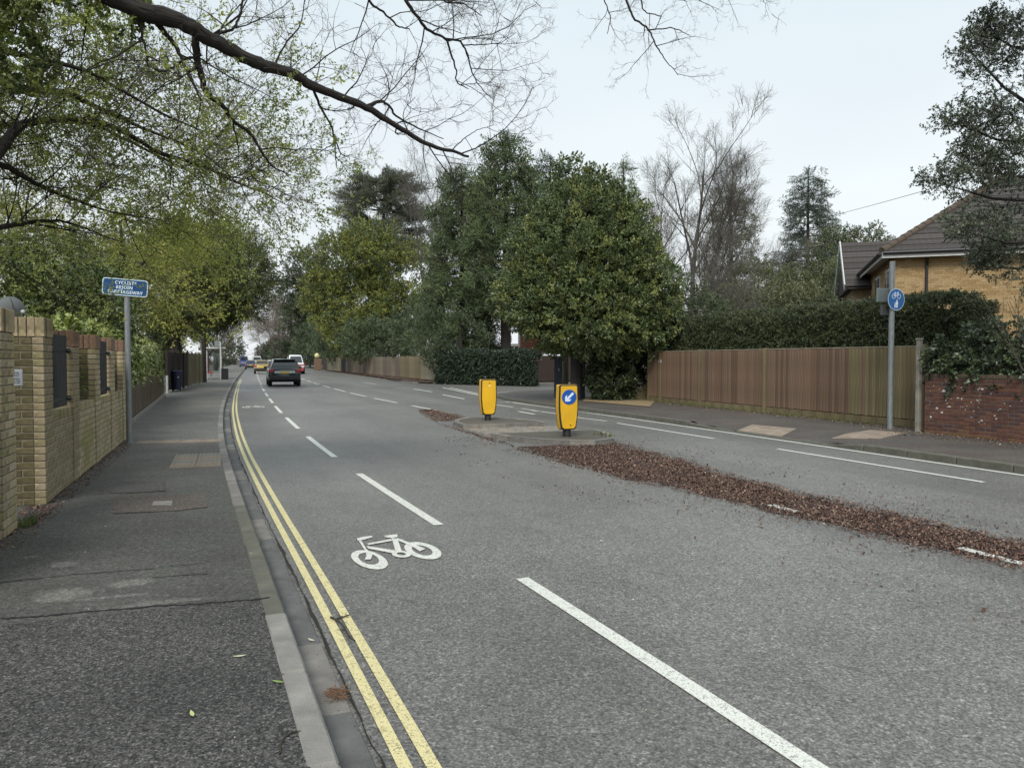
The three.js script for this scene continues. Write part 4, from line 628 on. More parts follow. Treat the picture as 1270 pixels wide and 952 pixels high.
{
  const road = (u, v) => G(u, v), heading = .0;
  const p = G(354, 479); makeCar('dark green-grey SUV seen from behind, driving away in the traffic lane', [p.x, 0, p.z - 2.1], -.02, { name: 'suv', w: 1.93, h: 1.64, l: 4.4, belt: 1.06, hood: 1.15, rake: .55, color: lin(.012, .02, .022), strip: true, spoiler: true, brake: true, roof: lin(.02, .028, .03) });
  const q = onGround(324.5, 90); makeCar('gold car ahead of the dark SUV, seen from behind', [q.x, 0, q.z], -.03, { w: 1.82, h: 1.56, l: 4.3, belt: .98, hood: 1.1, rake: .6, color: lin(.28, .21, .07), bumper: lin(.02, .02, .02) });
  const a = onGround(310.5, 128); makeCar('dark blue car far ahead in the queue', [a.x, 0, a.z], -.03, { w: 1.8, h: 1.5, l: 4.2, belt: .95, hood: 1.1, rake: .6, color: lin(.02, .025, .08) });
  const b = onGround(366, 88); makeCar('red vehicle with white roof coming the other way beyond the SUV', [b.x, 0, b.z], Math.PI - .03, { name: 'van', cat: 'van', w: 1.9, h: 2.15, l: 4.6, belt: 1.15, hood: .9, rake: .15, color: lin(.3, .03, .035), roof: lin(.75, .76, .76) });
  const c = onGround(341, 108); makeCar('white car coming the other way behind the SUV', [c.x, 0, c.z], Math.PI - .03, { w: 1.8, h: 1.5, l: 4.3, belt: .95, hood: 1.1, rake: .6, color: lin(.7, .71, .72) });
  const d = onGround(336, 122); makeCar('second white car following the oncoming white car', [d.x, 0, d.z], Math.PI - .03, { w: 1.8, h: 1.52, l: 4.3, belt: .95, hood: 1.1, rake: .6, color: lin(.66, .68, .7) });
  const e = onGround(318.5, 150); makeCar('white van in the distance among the queue', [e.x, 0, e.z], -.03, { name: 'van', cat: 'van', w: 1.95, h: 2.3, l: 5.2, belt: 1.2, hood: .9, rake: .12, color: lin(.7, .72, .75) });
  const f = onGround(302.5, 165); makeCar('blue van parked far away by the left kerb', [f.x, 0, f.z], -.03, { name: 'van', cat: 'van', w: 1.95, h: 2.3, l: 5.2, belt: 1.2, hood: .9, rake: .12, color: lin(.03, .08, .25) });
  let i = 0; for (const [u, dep, ww] of [[613, 58, 0], [641, 57, 0], [672, 56, 0]]) { const g = onGround(u, dep); makeCar(['white parked car behind the ivy hedge, left of the conifer trunk', 'white parked car behind the ivy hedge, right of the conifer trunk', 'white parked van above the dark brown fence'][i], [g.x, .0, g.z], 1.25, { w: 1.85, h: i === 2 ? 2.05 : 2.0, l: 4.6, belt: 1.25, hood: .9, rake: .3, color: lin(.75, .76, .77), name: i === 2 ? 'van' : 'car', cat: i === 2 ? 'van' : 'car' }); i++; }
}
// ---------------------------------------------------------------- vegetation
class Tubes {
  constructor() { this.P = []; this.N = []; this.U = []; this.I = []; }
  add(pts, rad, sides = 6) {
    const n = pts.length; let ref = Math.abs(pts[n - 1].y - pts[0].y) > .9 * pts[n - 1].distanceTo(pts[0]) ? V(1, 0, 0) : V(0, 1, 0); const base = this.P.length / 3; let len = 0;
    for (let i = 0; i < n; i++) {
      const d = pts[Math.min(n - 1, i + 1)].clone().sub(pts[Math.max(0, i - 1)]).normalize(), x = ref.clone().cross(d); if (x.lengthSq() < 1e-6) x.set(1, 0, 0); x.normalize(); const y = d.clone().cross(x); ref = y.clone().cross(d).negate().lengthSq() > .1 ? d.clone().cross(x) : ref;
      if (i) len += pts[i].distanceTo(pts[i - 1]);
      for (let k = 0; k < sides; k++) { const a = k / sides * 6.2832, nx = x.clone().multiplyScalar(Math.cos(a)).addScaledVector(y, Math.sin(a)); this.P.push(pts[i].x + nx.x * rad[i], pts[i].y + nx.y * rad[i], pts[i].z + nx.z * rad[i]); this.N.push(nx.x, nx.y, nx.z); this.U.push(k / sides, len); }
    }
    for (let i = 0; i < n - 1; i++) for (let k = 0; k < sides; k++) { const a = base + i * sides + k, b = base + i * sides + (k + 1) % sides; this.I.push(a, b, a + sides, a + sides, b, b + sides); }
  }
  geo() { const g = new THREE.BufferGeometry(); g.setAttribute('position', new THREE.Float32BufferAttribute(this.P, 3)); g.setAttribute('normal', new THREE.Float32BufferAttribute(this.N, 3)); g.setAttribute('uv', new THREE.Float32BufferAttribute(this.U, 2)); g.setIndex(this.I); return g; }
}
const UPV = V(0, 1, 0);
function jitter(d, a, r) { return d.clone().add(V((r() - .5) * 2 * a, (r() - .5) * 2 * a, (r() - .5) * 2 * a)).normalize(); }
// a small branch with side twigs and leaves, growing along +y
function makeSpray(o) {
  const r = rnd(o.seed), T = new Tubes(), L = [], twigs = [];
  const stem = (p, d, len, rad, lvl) => {
    const n = lvl ? 3 : 5, pts = [p.clone()], rs = [rad]; let q = p.clone(), e = d.clone();
    for (let i = 1; i <= n; i++) { e = jitter(e, o.wander ?? .18, r); e.y += (o.curl || 0) * (lvl ? .5 : 1) / n; e.normalize(); q = q.clone().addScaledVector(e, len / n); pts.push(q); rs.push(rad * (1 - i / n * .75)); }
    T.add(pts, rs, 3); twigs.push(pts);
    if (lvl < o.levels) { const m = o.sides[lvl]; for (let i = 0; i < m; i++) { const k = .15 + .8 * (i + r() * .6) / m, f = k * n, j = Math.min(n - 1, Math.floor(f)), b = pts[j].clone().lerp(pts[j + 1], f - j), ax = pts[j + 1].clone().sub(pts[j]).normalize(), s = (i % 2 ? 1 : -1); let lat = o.flat && lvl === 0 ? V(s, (r() - .5) * .4, (r() - .5) * .5) : V(r() - .5, r() - .5, r() - .5); lat.addScaledVector(ax, -lat.dot(ax)).normalize(); stem(b, ax.clone().multiplyScalar(o.ang ?? .8).add(lat).normalize(), len * (o.ratio ?? .5) * (1.15 - k * .6), rad * .55, lvl + 1); } }
  };
  stem(V(0, 0, 0), V(0, 1, 0), o.len, o.rad || .006, 0);
  if (o.leafN) for (const pts of twigs) for (let k = 0; k < o.leafN; k++) {
    const f = (.12 + .88 * r()) * (pts.length - 1), j = Math.min(pts.length - 2, Math.floor(f)), b = pts[j].clone().lerp(pts[j + 1], f - j), ax = pts[j + 1].clone().sub(pts[j]).normalize();
    let d = jitter(ax, o.spread ?? .9, r); d.y += (o.leafUp || 0); d.normalize(); const l = o.leafL * (.6 + .6 * r()), w = o.leafW * (.6 + .6 * r()); let s = V(r() - .5, (r() - .5) * (o.flatLeaf ? .3 : 1), r() - .5); s.addScaledVector(d, -s.dot(d)).normalize(); const nn = d.clone().cross(s).multiplyScalar(w * (.15 + .3 * r()));
    const tip = b.clone().addScaledVector(d, l), mid = b.clone().addScaledVector(d, l * .45), A = mid.clone().addScaledVector(s, w / 2).add(nn), B = mid.clone().addScaledVector(s, -w / 2).add(nn);
    for (const t of [[b, A, tip], [b, tip, B]]) for (const v of t) L.push(v.x, v.y, v.z);
  }
  let leaves = null; if (L.length) { leaves = new THREE.BufferGeometry(); leaves.setAttribute('position', new THREE.Float32BufferAttribute(L, 3)); leaves.computeVertexNormals(); leaves.setAttribute('uv', new THREE.Float32BufferAttribute(new Float32Array(L.length / 3 * 2), 2)); }
  return { wood: T.geo(), leaves };
}
const leafM = (c, rough = .55) => std({ color: c, roughness: rough, side: THREE.DoubleSide });
const thinLeaf = (c, through = .4) => new THREE.MeshPhysicalMaterial({ color: c, roughness: .95, transmission: through, thickness: 0, side: THREE.DoubleSide });
function scatter(parent, name, geo, mat, list, tint, seed, base) {   // list: {p, d, s}
  const m = shade(new THREE.InstancedMesh(geo, mat, list.length)), r = rnd(seed), q = new THREE.Quaternion(), q2 = new THREE.Quaternion(), mx = new THREE.Matrix4(), c = new THREE.Color(); m.name = name;
  list.forEach((o, i) => { q.setFromUnitVectors(UPV, o.d.clone().normalize()); q2.setFromAxisAngle(UPV, (o.t ?? 0)); q.multiply(q2); mx.compose(o.p.clone().sub(base), q, V(o.s, o.s, o.s)); m.setMatrixAt(i, mx); if (tint) { const k = tint[Math.floor(r() * tint.length)], v = .82 + r() * .36; c.setRGB(k[0] * v, k[1] * v, k[2] * v); m.setColorAt(i, c); } });
  m.instanceMatrix.needsUpdate = true; parent.add(m); return m;
}
function crown(parent, kind, list, tints, seed, woodMat) {
  const base = parent.position; list.forEach(o => { o.t ??= 0; });
  const f = scatter(parent, 'foliage', kind.leaves, kind.mat, list, tints, seed, base); f.userData.kind = 'stuff';
  if (woodMat) { const w = scatter(parent, 'twigs', kind.wood, woodMat, list, null, seed, base); w.userData.kind = 'stuff'; }
}
// points on the shells of several overlapping lumps
function lumps(L, dens, r, o = {}) {
  const out = [];
  L.forEach((l, li) => {
    const [rx, ry, rz] = l.r, area = 4 * Math.PI * Math.pow((Math.pow(rx * ry, 1.6) + Math.pow(rx * rz, 1.6) + Math.pow(ry * rz, 1.6)) / 3, 1 / 1.6), n = Math.ceil(area * dens * (l.k ?? 1));
    for (let i = 0; i < n; i++) {
      const z = r() * 2 - 1, a = r() * 6.2832, s = Math.sqrt(1 - z * z), d = V(s * Math.cos(a), z, s * Math.sin(a));
      const bump = 1 + (o.rough ?? .3) * (fbm(d.x * 2.2 + li * 7 + 20, d.y * 2.2 + d.z * 2.2 + 20, 5 + li, 3) - .5) * 2, k = bump * (1 - Math.pow(r(), 2.2) * (o.thick ?? .45));
      const p = V(l.c.x + d.x * rx * k, l.c.y + d.y * ry * k, l.c.z + d.z * rz * k); if (p.y < (o.floor ?? .1) || (o.keep && !o.keep(p))) continue;
      if (o.gap && fbm(p.x * o.gf + 50, p.y * o.gf + p.z * o.gf * .7 + 50, 31, 3) < o.gap) continue;
      const dir = V(d.x / rx, d.y / ry, d.z / rz).normalize().multiplyScalar(o.out ?? 1); dir.y += (o.up ?? .35); out.push({ p, d: jitter(dir.normalize(), o.jit ?? .5, r), s: (o.s ?? 1) * (.7 + .6 * r()), t: r() * 6.28 });
    }
  });
  return out;
}
function lump(u, v, dep, wpx, hpx, zr) { const k = dep / FPX; return { c: at(u, v, dep), r: [wpx * k, hpx * k, zr ?? wpx * k] }; }
// recursive limb system
function grow(T, p, d, len, rad, lvl, o, r, tips) {
  const n = o.steps ?? 6, pts = [p.clone()], rs = [rad], dirs = [d.clone()]; let q = p.clone(), e = d.clone();
  const end = lvl === 0 ? .16 : lvl >= o.levels ? .25 : .4;
  for (let i = 1; i <= n; i++) { e = jitter(e, (o.wander ?? .15) * (1 + lvl * .3), r); e.y += (o.up ?? .06) * (lvl ? 1 : .3); e.normalize(); q = q.clone().addScaledVector(e, len / n); pts.push(q); dirs.push(e.clone()); rs.push(rad * (1 - (1 - end) * i / n)); }
  T.add(pts, rs, lvl === 0 ? 9 : lvl === 1 ? 6 : lvl === 2 ? 4 : 3);
  tips.push({ p: q, d: e, lvl, r: rad * end, mid: pts[Math.floor(n / 2)], md: dirs[Math.floor(n / 2)] });
  if (lvl < o.levels) { const m = o.kids[lvl]; for (let i = 0; i < m; i++) { const k = (lvl === 0 ? (o.clear ?? .35) : .15) + (1 - (lvl === 0 ? (o.clear ?? .35) : .15)) * (i + r()) / m, f = Math.min(k * n, n - .01), j = Math.floor(f), b = pts[j].clone().lerp(pts[j + 1], f - j), ax = dirs[j + 1]; const phi = i * 2.4 + r() * 1.2; let lat = V(Math.cos(phi), (r() - .5) * .5, Math.sin(phi)); lat.addScaledVector(ax, -lat.dot(ax)).normalize(); const an = (o.ang ?? .75) * (.7 + .6 * r()); grow(T, b, ax.clone().multiplyScalar(Math.cos(an)).addScaledVector(lat, Math.sin(an)).normalize(), len * (o.ratio ?? .6) * (1.2 - .6 * k) * (.75 + .5 * r()), rs[j] * (o.rr ?? .55), lvl + 1, o, r, tips); } }
}
// kinds of spray
const K = {
  holly: { ...makeSpray({ seed: 1, len: .42, rad: .006, levels: 1, sides: [6], ratio: .5, leafN: 11, leafL: .085, leafW: .05, spread: .9, curl: .2 }), mat: leafM(lin(1, 1, 1), .34) },
  hedge: { ...makeSpray({ seed: 2, len: .22, rad: .003, levels: 1, sides: [5], ratio: .6, leafN: 9, leafL: .045, leafW: .024, spread: 1.1 }), mat: leafM(lin(1, 1, 1), .5) },
  ivy: { ...makeSpray({ seed: 3, len: .3, rad: .004, levels: 1, sides: [4], ratio: .6, leafN: 7, leafL: .075, leafW: .075, spread: 1.2, curl: -.3 }), mat: leafM(lin(1, 1, 1), .38) },
  young: { ...makeSpray({ seed: 4, len: .75, rad: .005, levels: 2, sides: [6, 3], ratio: .5, leafN: 4, leafL: .05, leafW: .032, spread: 1.0, curl: .1, wander: .25 }), mat: thinLeaf(lin(1, 1, 1), .45) },
  youngBig: { ...makeSpray({ seed: 24, len: .8, rad: .005, levels: 1, sides: [7], ratio: .5, leafN: 8, leafL: .075, leafW: .045, spread: 1.0, wander: .25 }), mat: thinLeaf(lin(1, 1, 1), .4) },
  broad: { ...makeSpray({ seed: 5, len: .5, rad: .006, levels: 1, sides: [6], ratio: .55, leafN: 7, leafL: .10, leafW: .05, spread: 1.0 }), mat: leafM(lin(1, 1, 1), .45) },
  fir: { ...makeSpray({ seed: 6, len: .9, rad: .008, levels: 1, sides: [10], ratio: .42, leafN: 16, leafL: .11, leafW: .022, spread: .75, curl: -.5, flat: true, ang: .9 }), mat: leafM(lin(1, 1, 1), .7) },
  cypress: { ...makeSpray({ seed: 7, len: .7, rad: .006, levels: 1, sides: [9], ratio: .5, leafN: 13, leafL: .10, leafW: .03, spread: .55, curl: -.35, flat: true }), mat: leafM(lin(1, 1, 1), .7) },
  oak: { ...makeSpray({ seed: 8, len: .38, rad: .005, levels: 1, sides: [6], ratio: .55, leafN: 7, leafL: .06, leafW: .032, spread: 1.0 }), mat: leafM(lin(1, 1, 1), .5) },
  bare: makeSpray({ seed: 9, len: 1.3, rad: .013, levels: 2, sides: [6, 3], ratio: .52, wander: .2, curl: .35, ang: .9 }),
  bareNear: makeSpray({ seed: 10, len: .52, rad: .0058, levels: 2, sides: [4, 3], ratio: .48, wander: .48, curl: .15, ang: .7 }),
};
const TR = (name, label, u, dep, group) => { const p = onGround(u, dep); return thing(name, label, 'tree', [p.x, 0, p.z], 0, group); };
const woodPart = (parent, T, mat, name = 'trunk') => wpart(name, T.geo(), mat, parent);
const trunk = (parent, pts, rad, mat, name = 'trunk') => { const T = new Tubes(); T.add(pts, rad, 12); return woodPart(parent, T, mat, name); };

{ // holly: dense broad cone
  const t = TR('holly_tree', 'large rounded dark green evergreen tree on the junction corner', 713, 28.6), b = t.position, r = rnd(201), d = 28.6;
  trunk(t, [V(b.x, 0, b.z), V(b.x + .1, 1.5, b.z), V(b.x, 5, b.z), V(b.x, 8, b.z)], [.24, .19, .12, .03], M.barkDark);
  const L = [lump(728, 385, d, 90, 52), lump(685, 362, d, 54, 54, 1.9), lump(728, 335, d, 82, 62), lump(778, 368, d - .5, 48, 56, 1.7), lump(722, 282, d, 56, 52), lump(760, 305, d, 40, 50, 1.5), lump(712, 236, d, 24, 30), lump(742, 250, d, 20, 28), lump(666, 322, d, 28, 42, 1.2), lump(738, 418, d, 50, 20), lump(648, 365, d, 22, 32, 1.0), lump(808, 395, d - .6, 26, 36, 1.1)];
  crown(t, K.holly, lumps(L, 17, r, { rough: .28, thick: .4, up: .4, floor: 2.0 }), [[.098, .135, .05], [.122, .16, .06], [.08, .112, .045], [.19, .215, .07]], 11);
}
{ // ivy-clad bank under the holly, and ivy hedge across the side road
  const p = onGround(762, 28), t = thing('ivy_bank', 'ivy covered bank under the large rounded evergreen', 'ivy', [p.x, 0, p.z]), r = rnd(203);
  const L = [lump(758, 466, 28.6, 25, 34, .9), lump(778, 448, 30.5, 26, 40, .9), lump(768, 425, 30, 40, 24, 1)];
  crown(t, K.ivy, lumps(L, 48, r, { rough: .2, floor: .05, thick: .7 }), [[.04, .058, .026], [.05, .07, .03], [.07, .09, .036]], 12, M.twig);
  const q = onGround(600, 48.5), h = thing('ivy_hedge', 'dark ivy hedge behind the street nameplate', 'hedge', [q.x, 0, q.z], 0); const a = onGround(545, 51.5), c = onGround(663, 46.8), list = [], rr = rnd(207);
  for (let i = 0; i < 2600; i++) { const k = rr(), p2 = a.clone().lerp(c, k), face = rr(), w = (rr() - .5) * .3; const top = 1.62 + .3 * fbm(k * 12, 3, 6, 3); if (face < .6) list.push({ p: V(p2.x - .3 + w, .1 + rr() * top, p2.z + .6 + w), d: jitter(V(-.3, .2, 1), .6, rr), s: .9 + rr() * .6, t: rr() * 6 }); else list.push({ p: V(p2.x + (rr() - .5) * .8, top + w * .6, p2.z + (rr() - .5) * 1.2), d: jitter(UPV, .7, rr), s: .9 + rr() * .6, t: rr() * 6 }); }
  crown(h, K.ivy, list, [[.032, .05, .03], [.042, .062, .034], [.026, .042, .027]], 13); const cg = new THREE.BoxGeometry(a.distanceTo(c), 1.5, .9); cg.rotateY(-Math.atan2(c.z - a.z, c.x - a.x)); cg.translate((a.x + c.x) / 2, .75, (a.z + c.z) / 2 - .05); wpart('core', cg, M.soil, h);
}
{ // trimmed hedge behind the brown fence
  const z0 = -12.9, z1 = -26, X0 = 15.3, X1 = 16.5, H = 2.86, t = thing('trimmed_hedge', 'long dark trimmed hedge rising above the brown fence', 'hedge', [X0, PAVE, -19]), r = rnd(210), list = [];
  const n = 9500; for (let i = 0; i < n; i++) { const f = r(), z = z0 + (z1 - z0) * r(), w = fbm(z * .9, 5, 3, 3) * .16; if (f < .5) list.push({ p: V(X0 + w + r() * .14 - .05, 1.3 + r() * (H - 1.28), z), d: jitter(V(-1, .25, 0), .55, r), s: .8 + .6 * r(), t: r() * 6 }); else if (f < .86) list.push({ p: V(X0 + r() * (X1 - X0), H + (fbm(z * 1.2, 9, 8, 3) - .5) * .12 + r() * .06, z), d: jitter(UPV, .45, r), s: .7 + .5 * r(), t: r() * 6 }); else list.push({ p: V(X0 + r() * (X1 - X0), 1 + r() * (H - 1), z0 + r() * .16), d: jitter(V(-.2, .2, 1), .5, r), s: .8 + .6 * r(), t: r() * 6 }); }
  crown(t, K.hedge, list, [[.042, .058, .026], [.052, .07, .03], [.068, .084, .034], [.085, .10, .04]], 14); wpart('core', bx(X0 + .12, X1, .2, H - .1, z1, z0 - .1), M.soil, t);
}
{ // ivy bush and bare shrub over the red wall
  const p = at(1215, 446, 13.4), t = thing('ivy_bush', 'sprawling ivy bush on top of the red brick wall', 'bush', [p.x, PAVE, p.z]), r = rnd(220);
  const L = []; for (let i = 0; i < 9; i++) { const z = -11.4 + i * .8; L.push({ c: V(14.25, 1.35 + .1 * Math.sin(i * 2), z), r: [.7, .68, .7] }); }
  crown(t, K.ivy, lumps(L, 42, r, { rough: .3, floor: .9, thick: .4, up: -.1 }), [[.045, .066, .032], [.062, .085, .04], [.038, .056, .03], [.085, .11, .048]], 15, M.twig); wpart('core', bx(14.0, 14.6, .3, 1.6, -11.5, -4.6), M.soil, t);
  const q = at(1262, 470, 12.2), s = thing('bare_shrub', 'leafless shrub with upright twigs at the end of the red wall', 'shrub', [q.x + .3, 1.0, q.z]), T = new Tubes(), tips = [], rr = rnd(222);
  for (let i = 0; i < 7; i++) grow(T, V(q.x + .3 + rr() * .5, 1.0, q.z + (rr() - .5) * .6), jitter(V(-.25, 1, -.1), .5, rr), 1.7, .009, 1, { levels: 3, kids: [0, 5, 4], ratio: .45, wander: .1, up: .04, ang: .6, rr: .5 }, rr, tips);
  woodPart(s, T, M.barkGrey, 'stems');
}
{ // evergreen tree reaching in from the right
  const b = onGround(1330, 14.2), t = thing('evergreen_oak', 'tall small-leaved evergreen tree in front of the yellow house', 'tree', [b.x, 0, b.z]), r = rnd(230), T = new Tubes(), d = 14;
  T.add([V(b.x, 0, b.z), V(b.x - .1, 2, b.z), at(1300, 200, d), at(1285, 40, d), at(1280, -120, d)], [.2, .17, .13, .09, .04], 10);
  const br = [[1300, 250, 1160, 225], [1295, 180, 1180, 150], [1292, 140, 1200, 60], [1300, 300, 1190, 285], [1288, 60, 1225, 40], [1298, 220, 1200, 200], [1300, 320, 1225, 330], [1285, 0, 1240, -40]];
  const list = [];
  for (const [u0, v0, u1, v1] of br) { const a = at(u0, v0, d), c = at(u1, v1, d - .8 + r() * 1.2), m = a.clone().lerp(c, .5); m.y -= .12; T.add([a, m, c], [.045, .025, .008], 5); for (let i = 0; i < 70; i++) { const k = .2 + .8 * Math.sqrt(r()), p = a.clone().lerp(c, k); p.add(V((r() - .5) * 1.1, (r() - .5) * .8, (r() - .5) * 1.1).multiplyScalar(1.15 - k * .75)); list.push({ p, d: jitter(V(-.5, .5, .1), .7, r), s: .6 + .5 * r(), t: r() * 6 }); } }
  woodPart(t, T, M.barkDark);
  const L = [lump(1265, 200, d + .3, 60, 80, 1), lump(1262, 100, d, 46, 60, .9), lump(1255, 250, d, 60, 48, .9), lump(1290, 300, d, 60, 60, .9), lump(1275, 20, d, 32, 40, .8), lump(1220, 215, d, 40, 40, .7)];
  crown(t, K.oak, list.concat(lumps(L, 15, r, { rough: .5, thick: .8, gap: .5, gf: 1.7, jit: .8, s: .85 })), [[.05, .068, .04], [.062, .082, .046], [.042, .058, .036], [.10, .12, .07]], 16, M.twig);
}
// conifers: trunk, whorls of drooping boughs
function conifer(t, height, spread, o, seed) {
  const b = t.position, r = rnd(seed), T = new Tubes(), list = []; T.add([V(b.x, 0, b.z), V(b.x + .05, height * .5, b.z), V(b.x, height, b.z)], [o.tr ?? .3, (o.tr ?? .3) * .6, .03], 10);
  for (let y = o.clear ?? 2; y < height - .2; y += o.gapY ?? .45) {
    const k = (y - (o.clear ?? 2)) / (height - (o.clear ?? 2)), R = spread * (o.shape ? o.shape(k) : Math.pow(1 - k, .8)) * (.7 + .5 * r()) + .15, n = o.whorl ?? 5, ph = r() * 6.28;
    for (let i = 0; i < n; i++) { if (r() < (o.miss ?? .12)) continue; const a = ph + i * 6.2832 / n + r() * .6, len = R * (.65 + .5 * r()), dir = V(Math.cos(a), o.rise ?? .1, Math.sin(a)), p0 = V(b.x, y + r() * .3, b.z), p2 = p0.clone().addScaledVector(dir, len); p2.y -= (o.droop ?? .15) * len; const m = p0.clone().lerp(p2, .5); m.y += .08 * len; T.add([p0, m, p2], [.03 + len * .008, .02, .006], 4);
      const cnt = Math.max(2, Math.round(len * (o.dens ?? 5))); for (let j = 0; j < cnt; j++) { const q = .25 + .75 * (j + r()) / cnt, p = q < .5 ? p0.clone().lerp(m, q * 2) : m.clone().lerp(p2, q * 2 - 1); p.add(V((r() - .5) * .5, (r() - .5) * .25, (r() - .5) * .5)); list.push({ p, d: jitter(V(dir.x, o.sd ?? -.2, dir.z), .45, r), s: (o.s ?? 1) * (.7 + .5 * r()), t: r() * 6.28 }); } }
  }
  for (let i = 0; i < 16; i++) list.push({ p: V(b.x + (r() - .5) * .25, height - 1.3 + r() * 1.1, b.z + (r() - .5) * .25), d: jitter(UPV, .6, r), s: (o.s ?? 1) * (.55 + .3 * r()), t: r() * 6.28 });
  woodPart(t, T, o.bark || M.barkDark); crown(t, o.kind || K.fir, list, o.tint, seed + 1);
}
{
  const dark = [[.06, .088, .048], [.075, .105, .055], [.05, .074, .042], [.09, .12, .06]], grn = [[.088, .125, .052], [.11, .15, .062], [.07, .10, .045], [.135, .17, .066]];
  const full = k => Math.min(1, .55 + k * 2.5) * Math.pow(1 - k, .55);
  conifer(TR('cypress_tree', 'tall dark cypress with a bare trunk above the ivy hedge', 627, 54), 17.2, 3.7, { clear: 5.4, tint: grn, kind: K.cypress, shape: full, s: 1.5, dens: 5, whorl: 7, gapY: .42, droop: .4, tr: .42, miss: .1 }, 301);
  conifer(TR('cypress_tree', 'tall dark cypress crowded on the left of the trunk above the ivy hedge', 573, 57), 15.6, 3.5, { clear: 1.6, tint: grn, kind: K.cypress, shape: full, s: 1.5, dens: 5, whorl: 7, gapY: .42, droop: .4, tr: .36 }, 303);
  conifer(TR('cypress_tree', 'narrow dark cypress rising behind the large rounded evergreen', 682, 60), 17.4, 2.6, { clear: 6, tint: dark, kind: K.cypress, shape: full, s: 1.4, dens: 5, whorl: 6, droop: .3 }, 305);
  conifer(TR('slim_conifer', 'slim conifer tip showing just right of the rounded evergreen top', 772, 62), 17.6, 1.9, { clear: 4, tint: grn, s: 1.1, dens: 5, whorl: 5, droop: .1 }, 307);
  conifer(TR('spruce_tree', 'tall open grey-green conifer standing alone behind the garden shrubs', 1000, 60), 16.2, 4.0, { clear: 3, tint: [[.07, .096, .066], [.088, .115, .08], [.06, .084, .06]], s: 1.1, dens: 6.5, whorl: 6, gapY: .5, droop: .25, shape: k => Math.pow(1 - k, .75) }, 309);
  conifer(TR('brown_conifer', 'brownish pointed conifer behind the bare tree', 905, 52), 13.2, 2.6, { clear: 1.5, tint: [[.14, .15, .085], [.165, .17, .095], [.115, .13, .07]], kind: K.cypress, s: 1.1, dens: 5, whorl: 6, gapY: .45, rise: .5, droop: .1, shape: k => Math.pow(1 - k, .7) }, 311);
  // flat-topped cedar
  const cedar = TR('cedar_tree', 'flat layered cedar rising behind the yellow-green trees', 475, 104), b = cedar.position, T = new Tubes(), r = rnd(320), list = [];
  T.add([V(b.x, 0, b.z), V(b.x, 9, b.z), V(b.x + .3, 26, b.z)], [.5, .4, .08], 10);
  for (const [v, w] of [[222, 30], [232, 44], [243, 48], [256, 52], [270, 54], [285, 54], [300, 52], [318, 48]]) { const y = at(475, v, 104).y, R = w * 104 / FPX; for (let i = 0; i < 9; i++) { const a = i / 9 * 6.28 + r(), len = R * (.6 + .5 * r()), p0 = V(b.x, y - .6, b.z), p2 = V(b.x + Math.cos(a) * len, y + (r() - .5) * .5, b.z + Math.sin(a) * len); T.add([p0, p2], [.1, .02], 5); for (let j = 0; j < len * 7; j++) { const p = p0.clone().lerp(p2, .3 + .7 * r()); p.add(V((r() - .5) * 1.3, (r()) * .3, (r() - .5) * 1.3)); list.push({ p, d: jitter(V(Math.cos(a), .2, Math.sin(a)), .5, r), s: 1.3 + .8 * r(), t: r() * 6 }); } } }
  woodPart(cedar, T, M.barkDark); crown(cedar, K.fir, list, [[.085, .098, .06], [.105, .114, .068], [.07, .084, .054]], 321);
}
// bare trees
function bareTree(t, height, o, seed, sprayS = 1, mat = M.barkGrey, tw = M.twigGrey) {
  const b = t.position, r = rnd(seed), T = new Tubes(), tips = []; const stems = o.stems ?? 1;
  for (let i = 0; i < stems; i++) grow(T, V(b.x + (r() - .5) * (stems > 1 ? .8 : 0), 0, b.z + (r() - .5) * (stems > 1 ? .8 : 0)), jitter(UPV, o.lean ?? .05, r), height * (o.main ?? .8) * (i ? .85 : 1), (o.rad ?? .2) * (i ? .7 : 1), 0, { levels: 3, kids: [9, 5, 4], ratio: .45, wander: .13, up: .12, ang: .55, clear: .25, rr: .5, ...o }, r, tips);
  woodPart(t, T, mat); const list = []; for (const q of tips) { if (q.lvl < 2) { for (let i = 0; i < 4; i++) list.push({ p: q.p, d: jitter(q.d, .5, r), s: sprayS * (.9 + .6 * r()), t: r() * 6 }); continue; } list.push({ p: q.p, d: jitter(q.d, .25, r), s: sprayS * (.6 + .5 * r()), t: r() * 6 }); if (r() < .35) list.push({ p: q.mid, d: jitter(q.md, .5, r), s: sprayS * (.5 + .4 * r()), t: r() * 6 }); }
  const w = scatter(t, 'twigs', K.bare.wood, tw, list, null, seed, b); w.userData.kind = 'stuff';
}
bareTree(TR('bare_tree', 'tall leafless tree behind the hedge with a fan of fine branches', 858, 44), 15.4, { rad: .22, stems: 3, lean: .12, main: .78, kids: [9, 5, 3] }, 401, .95);
bareTree(TR('bare_tree', 'leafless tree behind the rounded evergreen, right side', 822, 47), 13, { rad: .16, stems: 2, lean: .12, main: .8, kids: [8, 5, 3] }, 403, .9);
bareTree(TR('bare_tree', 'slender leafless tree leaning right behind the garden shrubs', 925, 48), 12.6, { rad: .12, stems: 2, lean: .22, kids: [6, 4, 3] }, 405, .6);
bareTree(TR('bare_tree', 'leafless domed tree between cedar and cypresses', 522, 66), 20, { rad: .3, kids: [11, 6, 4], main: .82, clear: .3, ang: .65 }, 407, 1.35, M.barkGrey, M.twigGrey);
bareTree(TR('bare_shrub_tree', 'tangle of bare arching branches above the trimmed hedge', 878, 36), 6.6, { rad: .08, stems: 6, lean: .5, main: .9, kids: [6, 4, 3], ang: .8 }, 409, .45, M.barkGrey, M.twigGrey);
